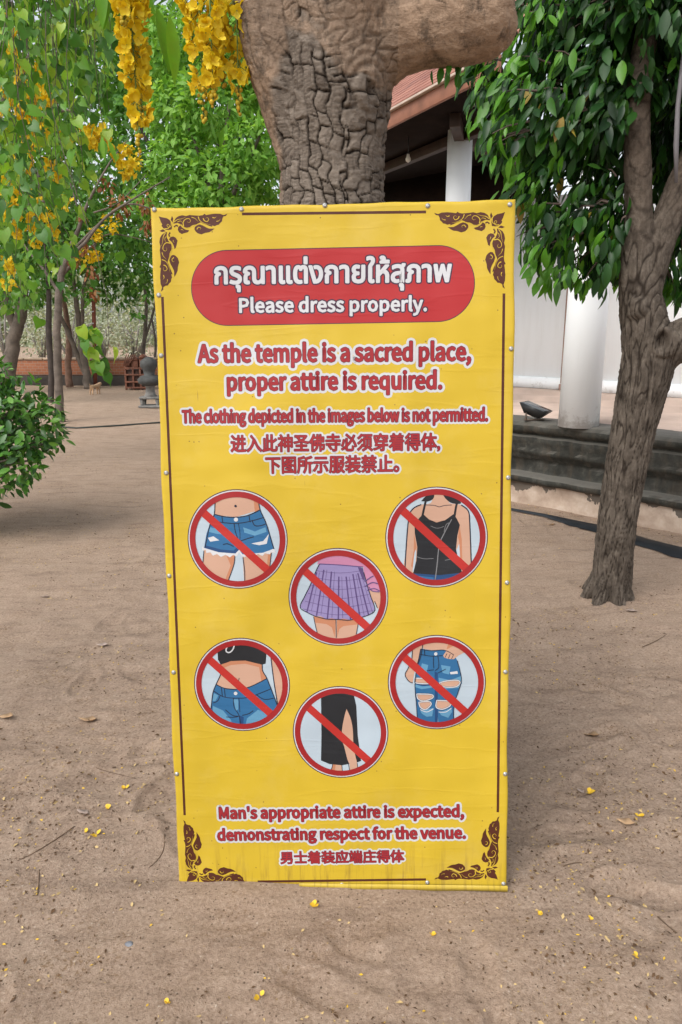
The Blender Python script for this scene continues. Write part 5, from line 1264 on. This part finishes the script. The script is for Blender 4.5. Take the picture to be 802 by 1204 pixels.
# farther golden shower tree with yellow bunches among the leaves
fy = 8.6
fb = Vector((at(-60, 420, fy).x, fy, 0))
g2 = tube_tree('golden_shower_tree', 'golden shower tree with many small yellow bunches behind the hanging heart leaves', 'tree', fb,
     [[(fb+Vector((0, 0, -.1)), .12), (fb+Vector((.05, 0, 1.5)), .1), (fb+Vector((.3, 0, 3.0)), .07), (Vector(at(40, 60, fy)), .03)], [(fb+Vector((.2, 0, 2.4)), .06), (Vector(at(30, 150, fy)), .03), (Vector(at(100, 130, fy)), .012)], [(fb+Vector((.05, 0, 1.6)), .05), (Vector(at(10, 260, fy)), .03), (Vector(at(60, 235, fy)), .012)]], BARK_F)
for px, py, ln, w_, nf in ((35, 120, 60, 11, 20), (52, 60, 70, 10, 18), (22, 165, 50, 9, 14), (62, 180, 40, 7, 10), (38, 250, 46, 7, 10), (18, 50, 95, 9, 26), (30, 75, 95, 10, 30), (8, 20, 60, 9, 18), (45, 100, 75, 8, 22), (5, 100, 70, 9, 22), (28, 140, 60, 6, 14), (105, 145, 34, 8, 14), (118, 150, 28, 8, 12), (80, 145, 20, 5, 6), (15, 225, 60, 8, 16), (5, 195, 80, 8, 18), (45, 225, 60, 6, 10), (60, 250, 40, 6, 8), (150, 185, 30, 8, 12), (8, 300, 50, 6, 10), (140, 170, 26, 6, 8)):
    t = at(px, py, fy-1.2+rng.uniform(-.2, .2)); raceme('flower_cluster', t, wpx(ln, t), wpx(w_*1.15, t), int(nf*1.9), .045, g2, YF, False)
cen, rad = [], []
for px, py, rp in ((20, 60, 60), (-40, 150, 80), (60, 130, 45), (20, 220, 45), (90, 60, 45), (50, 280, 30), (0, 320, 40)):
    p = at(px, py, fy+.3); cen.append(tuple(p)); rad.append(wpx(rp, p))
leaf_cloud('crown', GF3, cen, rad, 900, .13, T_LEAF, g2, .3, .6)

# brick wall at the back of the yard
wy = 22.2
def brick_mat():
    m, t, p = M('old_brick'); tc = N(t, 'TexCoord'); v = mapping(t, tc.outputs['Object'], (1, 1, 1), (R(90), 0, 0))
    b = N(t, 'TexBrick', Scale=3.2); t.links.new(v, b.inputs['Vector'])
    b.inputs['Color1'].default_value = (.36, .135, .065, 1); b.inputs['Color2'].default_value = (.28, .10, .05, 1); b.inputs['Mortar'].default_value = (.30, .21, .16, 1)
    n = noise_n(t, tc.outputs['Object'], 1.3, 6, .7); k = ramp(t, n.outputs[0], [(.55, (0, 0, 0)), (.68, (1, 1, 1))])
    c = mixc(t, math_n(t, 'MULTIPLY', k.outputs[0], .6), b.outputs[0], (.12, .09, .075, 1)); t.links.new(c, p.inputs['Base Color']); p.inputs['Roughness'].default_value = .9; return m
zt_ = at(60, 423, wy).z; zm = at(60, 441, wy).z
wl = empty('brick_wall', (at(80, 440, wy).x, wy, 0), 'low orange brick wall on a dark base at the back of the yard', 'wall')
mb = MB(); mb.box((0, 0, (zt_+zm)/2+.004), (22, .35, zt_-zm), None, 0, .02); mb.build('brickwork', brick_mat(), wl)
mb = MB(); mb.box((0, -.02, zm/2-.05), (22.1, .5, zm+.1), None, 0, .02); mb.build('base', plain('dark_wall_base', (.05, .042, .036), .9, .5, 2), wl)
mb = MB()
for i in range(40): mb.box((-10.8+i*.55, 0, zt_+.035), (.53, .42, .055), Matrix.Rotation(rng.normal(0, .015), 3, 'Y'), 0, .012)
mb.build('coping', plain('wall_coping', (.40, .30, .22), .9, .3, 3), wl)

# carved wooden cabinet
pc = ground(163, 457.5); pc.y = min(pc.y, 21.2)
cb = empty('carved_cabinet', pc, 'weathered carved wooden cabinet standing before the brick wall beside the sign', 'cabinet')
CW = plain('old_red_wood', (.16, .065, .04), .75, .5, 6, .01); CD = plain('cabinet_dark_wood', (.05, .025, .018), .8, .4, 6)
u = wpx(1, pc); Wc, Hc = 26*u, 41*u
mb = MB(); mb.box((0, 0, Hc*.30), (Wc*.84, .42, Hc*.50)); mb.build('body', CD, cb)
mb = MB()
for x in (-Wc*.44, -Wc*.1, Wc*.22, Wc*.44):
    for y in (-.23, .23): mb.box((x, y, Hc*.30), (.05, .05, Hc*.60), None, 0, .006)
for z in (.04, .20, .40, .58): mb.box((0, -.245, Hc*z+.02), (Wc*.95, .04, .045), None, 0, .006)
mb.build('frame', CW, cb)
mb = MB()
for x, w2, h2 in ((-Wc*.33, .13, .13), (-.02, .2, .2), (Wc*.32, .17, .26)):
    mb.box((x, -.05, Hc*.62+h2/2), (w2, .3, h2), None, 0, .02); mb.add(*prism((x, -.05, Hc*.62+h2+.04), (.02, .2), (w2*1.2, .36), .09, Matrix.Identity(3)))
for i in range(5): mb.tube([(-Wc*.5+i*.03, -.26, Hc*.66), (-Wc*.35+i*.06, -.2, Hc*.98)], .014, 6)
mb.build('top_carving', CW, cb)
# stone ornament beside the sign edge
ps = ground(178, 479.5)
st = empty('stone_ornament', ps, 'dark grey stone ornament on short legs half hidden by the sign edge', 'ornament')
u = wpx(1, ps); STN = plain('grey_stone', (.17, .165, .155), .85, .45, 7, .02); STD = plain('dark_stone', (.06, .062, .06), .8, .4, 7, .02)
mb = MB(); mb.box((0, 0, 2*u), (26*u, 20*u, 3*u), None, 0, .02)
for x in (-9*u, 9*u):
    for y in (-6*u, 6*u): mb.lathe((x, y, 0), [(2.4*u, 0), (1.8*u, 5*u), (2.6*u, 9*u), (1.6*u, 12*u)], 10)
mb.box((0, 0, 12*u), (24*u, 18*u, 3*u), None, 0, .02); mb.lathe((0, 0, 12*u), [(9*u, 0), (6*u, 4*u), (5*u, 12*u), (8*u, 15*u)], 14); mb.build('pedestal', STN, st)
mb = MB(); mb.lathe((0, 0, 26*u), [(8*u, 0), (13*u, 3*u), (14*u, 7*u), (10*u, 11*u), (6*u, 12*u), (7*u, 18*u), (10*u, 22*u), (9.5*u, 28*u), (4*u, 32*u), (.5*u, 33*u)], 20); mb.build('body', STD, st, True)
# rusty pole with white brackets
pp = ground(112, 456)
po = empty('rusty_pole', pp, 'slim rusty red pole with white metal brackets near the brick wall', 'pole')
tp_ = at(109.5, 328, pp.y); mb = MB(); mb.tube([(0, 0, -.1), Vector((tp_.x-pp.x, 0, tp_.z))], .055, 8); mb.build('post', plain('rust_red', (.17, .05, .03), .8, .4, 9), po)
for py in (352, 367, 381):
    q = at(106, py, pp.y)-pp; mb = MB(); mb.tube([(q.x-.09, -.07, q.z-.09), (q.x, -.07, q.z), (q.x+.12, -.07, q.z+.02)], .018, 6); mb.build('bracket', plain('white_metal', (.6, .6, .6), .5), po)
# dog
pd_ = ground(112, 464); DH = wpx(13, pd_)
me = bpy.data.meshes.new('dog'); k = DH/.46
J = [(0, 0, .33), (0, -.13, .35), (0, -.25, .37), (0, -.34, .43), (0, -.42, .42), (0, -.48, .40), (0, .12, .34), (0, .20, .34), (.06, -.22, .22), (.06, -.22, .10), (.06, -.235, .0), (-.06, -.22, .22), (-.06, -.22, .10), (-.06, -.235, .0), (.06, .18, .22), (.06, .235, .13), (.06, .215, .0), (-.06, .18, .22), (-.06, .235, .13), (-.06, .215, .0), (0, .27, .40), (0, .33, .47), (.03, -.38, .48), (-.03, -.38, .48)]
Ed = [(0, 1), (1, 2), (2, 3), (3, 4), (4, 5), (0, 6), (6, 7), (2, 8), (8, 9), (9, 10), (2, 11), (11, 12), (12, 13), (7, 14), (14, 15), (15, 16), (7, 17), (17, 18), (18, 19), (7, 20), (20, 21), (3, 22), (3, 23)]
Rd = [.085, .095, .09, .065, .05, .025, .075, .075, .04, .024, .026, .04, .024, .026, .05, .026, .026, .05, .026, .026, .022, .012, .018, .018]
me.from_pydata([tuple(Vector(j)*k) for j in J], Ed, [])
dog = bpy.data.objects.new('dog', me); COL.objects.link(dog)
s = dog.modifiers.new('skin', 'SKIN'); ly = me.skin_vertices[0] if me.skin_vertices else None
if ly is None:
    bm = bmesh.new(); bm.from_mesh(me); bm.verts.layers.skin.verify(); bm.to_mesh(me); bm.free(); ly = me.skin_vertices[0]
for i, r in enumerate(Rd): ly.data[i].radius = (r*k, r*k)
ly.data[0].use_root = True
ss = dog.modifiers.new('sub', 'SUBSURF'); ss.levels = ss.render_levels = 2
dg = bpy.context.evaluated_depsgraph_get(); dg.update(); nm = bpy.data.meshes.new_from_object(dog.evaluated_get(dg)); dog.modifiers.clear(); dog.data = nm
nm.materials.clear(); nm.materials.append(plain('tan_fur', (.42, .27, .16), .9, .35, 12))
for p_ in nm.polygons: p_.use_smooth = True
dog.location = pd_; dog.rotation_euler = (0, 0, R(160)); tag(dog, 'small tan dog standing on the sand near the brick wall', 'dog')
# thin cable across the yard
pts = [ground(x, y) for x, y in ((60, 502), (90, 503.5), (120, 502), (150, 500.5), (185, 498.5), (260, 492))]
mb = MB(); mb.tube([p+Vector((0, 0, gz(p.x, p.y)+.012)) for p in pts], .016, 6); o = mb.build('garden_hose', plain('dark_hose', (.03, .035, .03), .6), smooth=True); tag(o, 'thin dark garden hose lying across the sand left of the sign', 'hose')

# dry scrub beyond the wall, and far woodland
SCR = leaf_mat('hazed_scrub_leaf', [(.30, .33, .25, 1), (.40, .43, .33, 1), (.50, .51, .42, 1)], .7, .3, .1)  # dry leaf tones lightened further, so distance haze is part of the colour
SCB = plain('pale_scrub_bark', (.24, .22, .20), .9, .2, 3)
slab = ['pale dry scrub bush beyond the brick wall, leftmost', 'pale dry scrub bush beyond the brick wall behind the thin grey tree', 'pale dry scrub bush beyond the wall behind the forked tree', 'pale dry scrub bush beyond the wall behind the rusty pole', 'pale dry scrub bush beyond the wall above the carved cabinet', 'pale dry scrub bush beyond the wall behind the sign edge']
for i, (px, Yr, hh) in enumerate(((10, 33, 3.0), (52, 36, 2.6), (88, 34, 2.9), (122, 38, 2.7), (158, 35, 2.5), (200, 37, 3.2))):
    b = Vector((at(px, 430, Yr).x, Yr, 0)); r = empty('scrub_bush', b, slab[i], 'bush', 'scrub beyond the wall')
    mb = MB()
    for k in range(9):
        a = rng.uniform(0, 6.28); q = b+Vector((math.cos(a)*rng.uniform(.5, 1.6), math.sin(a)*.6, hh*rng.uniform(.6, 1.0)))
        mb.tube([b, (b+q)/2+Vector((rng.normal(0, .15), 0, .2)), q], [.07, .045, .015], 5)
    o = mb.build('branches', SCB); set_parent(o, r)
    cen = [(b.x+rng.normal(0, 1.0), b.y+rng.normal(0, .5), hh*rng.uniform(.25, .85)) for k in range(9)]
    leaf_cloud('foliage', SCR, cen, [rng.uniform(.5, .95) for k in range(9)], 1100, .16, T_SMALL, r, .4, .2)
n = 16000; xs_ = rng.uniform(-75, 75, n); hmax = 4.5+3.5*vnoise(xs_*.16, xs_*0, 21)+2.0*vnoise(xs_*.7, xs_*0, 22)
pz = hmax*rng.uniform(0, 1, n)**.8
o = leaf_obj('far_woodland', leaf_mat('hazed_woodland_leaf', [(.20, .25, .16, 1), (.28, .33, .22, 1), (.36, .40, .30, 1)], .7, .3, .1), np.stack([xs_, rng.uniform(62, 78, n), pz], 1), rdir(n)+np.array([0, 0, -.3]), rdir(n)+np.array([0, -.5, .6]), rng.uniform(.6, 1.3, n), T_SMALL)  # far haze is painted into these pale leaf tones
tag(o, 'far pale green woodland along the horizon', 'woodland', kind='stuff')

# ------------------------------------------------------------------ litter on the sand
TAN = plain('dry_leaf_tan', (.42, .27, .15), .8, .35, 40); GRYL = plain('dry_leaf_grey', (.40, .31, .26), .8, .3, 40); TWG = plain('twig_brown', (.12, .075, .045), .85, .4, 50); PET = plain('fallen_petal_yellow', (.66, .42, .03), .6, .12, 60)
def curled_leaf(px, py, lpx, rot, mat, label, curl=.25):
    p = ground(px, py); p.z = gz(p.x, p.y); l = wpx(lpx, p)*.8
    TV, TF = leaf_template(.26, .09, .0); n = len(TV); vs = []
    for v in TV:
        y = v[1]-.5; vs.append((v[0]*l, y*l, (v[2]+curl*(y*y*1.2)+.06*math.sin(y*9+v[0]*14))*l+.004))
    nv = len(vs); fs = [list(f) for f in TF]
    o = link('dry_leaf', mesh_np('dry_leaf', vs, fs, smooth=True), mat); s = o.modifiers.new('thickness', 'SOLIDIFY'); s.thickness = .0008
    o.location = p; o.rotation_euler = (R(rng.uniform(-10, 10)), R(rng.uniform(-12, 12)), R(rot)); tag(o, label, 'leaf', 'dry leaves on the sand')
curled_leaf(97, 958, 22, 70, GRYL, 'pale grey dry leaf on the sand left of the sign bottom')
curled_leaf(695, 857, 30, 65, TAN, 'broad tan dry leaf on the sand right of the sign, below the trunk')
curled_leaf(735, 967, 27, 75, TAN, 'curled tan dry leaf farthest right on the sand by the sign bottom', .5)
curled_leaf(683, 924, 15, 20, GRYL, 'small pinkish dry leaf beside a yellow petal right of the sign')
curled_leaf(120, 757, 18, 100, GRYL, 'whitish dry leaf on the sand level with the crop top symbol', .5)
curled_leaf(103, 846, 28, 95, TAN, 'long curled dry leaf on the sand left of the long skirt symbol', .6)
curled_leaf(8, 846, 24, 80, TAN, 'tan dry leaf lying at the left edge of the picture')
curled_leaf(52, 699, 14, 90, GRYL, 'small pale dry leaf on the sand below the shrub shadow')
curled_leaf(648, 617, 12, 70, TAN, 'curled reddish dry leaf near the black hose left of the leaning trunk', .7)
curled_leaf(742, 722, 18, 85, GRYL, 'pale dry leaf at the foot of the leaning tree')
def twig(pts, r, label):
    P = [ground(*p) for p in pts]; o0 = P[0].copy(); mb = MB()
    q = smooth_line([tuple(p+Vector((0, 0, gz(p.x, p.y)+r*.8))) for p in P], 4); mb.tube(q, [r*.75*(1-.6*i/len(q)) for i in range(len(q))], 6)
    o = mb.build('twig', TWG, smooth=True, origin=tuple(o0)); tag(o, label, 'twig', 'twigs on the sand')
twig([(90, 893), (120, 903), (160, 915)], .0022, 'thin curved twig on the sand at the far left, upper one')
twig([(88, 975), (65, 990), (38, 1005), (20, 1012)], .0025, 'long thin twig on the sand at far left below the grey leaf')
twig([(194, 985), (192, 1000), (184, 1012), (174, 1021)], .0022, 'bent dark twig on the sand just left of the sign corner')
twig([(46, 1022), (44, 1050), (32, 1088)], .0025, 'thin twig on the sand at lower left pointing to the camera')
twig([(774, 1074), (790, 1090), (815, 1112)], .003, 'dark straight twig at the lower right edge of the sand')
twig([(662, 1017), (675, 1013), (684, 1010)], .0025, 'short dark twig right of the lower sign corner')
twig([(755, 760), (772, 755), (784, 748)], .003, 'slim twig on the sand below the leaning tree')
def petal(px, py, s_px, label):
    p = ground(px, py); p.z = gz(p.x, p.y)+.003; l = wpx(s_px, p); n = 3
    ax = [(math.cos(a), math.sin(a), .25) for a in (rng.uniform(0, 6.28, n))]
    V, L_, S2 = leaf_arrays(np.zeros((n, 3))+rng.normal(0, l*.15, (n, 3))*np.array([1, 1, 0]), np.array(ax), np.array([(0, 0, 1.0)]*n)+rng.normal(0, .25, (n, 3)), np.full(n, l), T_PETAL)
    o = link('fallen_petal', mesh_np('fallen_petal', V, loops=L_, sizes=S2, smooth=True), PET); o.location = p; tag(o, label, 'petal', 'yellow petals on the sand')
for px, py, s_, lb in ((100, 981, 5, 'yellow petal just below the pale grey dry leaf'), (113, 983, 7, 'larger yellow petal at the right below the pale grey leaf'), (370, 1066, 8, 'yellow petals on the sand under the bottom middle of the sign'), (508, 1101, 6, 'lone yellow petal below the bottom right part of the sign'), (198, 1180, 7, 'yellow petal near the bottom edge at lower left'), (306, 1172, 7, 'pale yellow petal near the bottom edge at left of centre'),
                       (693, 926, 9, 'bright yellow petals right of the sign beside a small pinkish leaf'), (749, 1128, 6, 'yellow petal alone on the sand at lower right'), (635, 1077, 6, 'yellow petal on the sand right below the sign corner'), (694, 1079, 5, 'yellow petal a little right of the one by the sign corner'), (147, 928, 6, 'yellow petal on the sand above the pale grey leaf'), (128, 953, 6, 'yellow petal immediately right of the pale grey leaf'), (752, 958, 6, 'yellow petal beside the curled tan leaf')):
    petal(px, py, s_, lb)
p = ground(152, 1110); p.z = gz(p.x, p.y)
bm = bmesh.new(); bmesh.ops.create_icosphere(bm, subdivisions=3, radius=.010)
for v in bm.verts: v.co = Vector((v.co.x*1.2, v.co.y*.8, v.co.z*.55))*(1+.25*noise.noise(v.co*120))
me = bpy.data.meshes.new('pebble'); bm.to_mesh(me); bm.free(); o = link('pebble', me, plain('grey_pebble', (.17, .18, .20), .7, .3, 60)); o.location = p; tag(o, 'small blue grey pebble on the sand at lower left', 'pebble')
# countless crumbs: petals, leaf bits, chips
n = 34000
Yr = 1.3+rng.uniform(0, 1, n)**1.9*9; xr = rng.uniform(-.62, .62, n)*(Yr+.4)
mask = vnoise(xr*1.7, Yr*1.7, 31)+.35*vnoise(xr*6, Yr*6, 32)
right = (xr > .5)*.10
keep = (rng.uniform(0, 1, n) < np.clip((mask+right-.50)*2.2, .05, 1)) & ~((np.abs(xr) < .5) & (np.abs(Yr-2.0) < .12))
xr, Yr = xr[keep], Yr[keep]; n = len(xr)
pos = np.stack([xr, Yr, gheight(xr, Yr)+.003], 1); a = rng.uniform(0, 6.28, n)
ax = np.stack([np.cos(a), np.sin(a), rng.normal(.05, .25, n)], 1); nr = np.array([0, 0, 1.0])+rng.normal(0, .4, (n, 3))
kind = rng.choice(3, n, p=[.09, .54, .37]); size = np.where(kind == 0, rng.uniform(.005, .012, n), rng.uniform(.004, .013, n)*rng.choice([1, 1, 1, 1.6], n))*(1+.04*Yr)
o = leaf_obj('leaf_litter', [PET, plain('litter_brown', (.10, .055, .026), .9, .4, 60), plain('litter_straw', (.46, .33, .15), .85, .3, 60)], pos, ax, nr, size, T_SMALL, None, kind)
tag(o, 'tiny yellow petals and brown leaf crumbs strewn over the sand', 'leaf litter', kind='stuff')
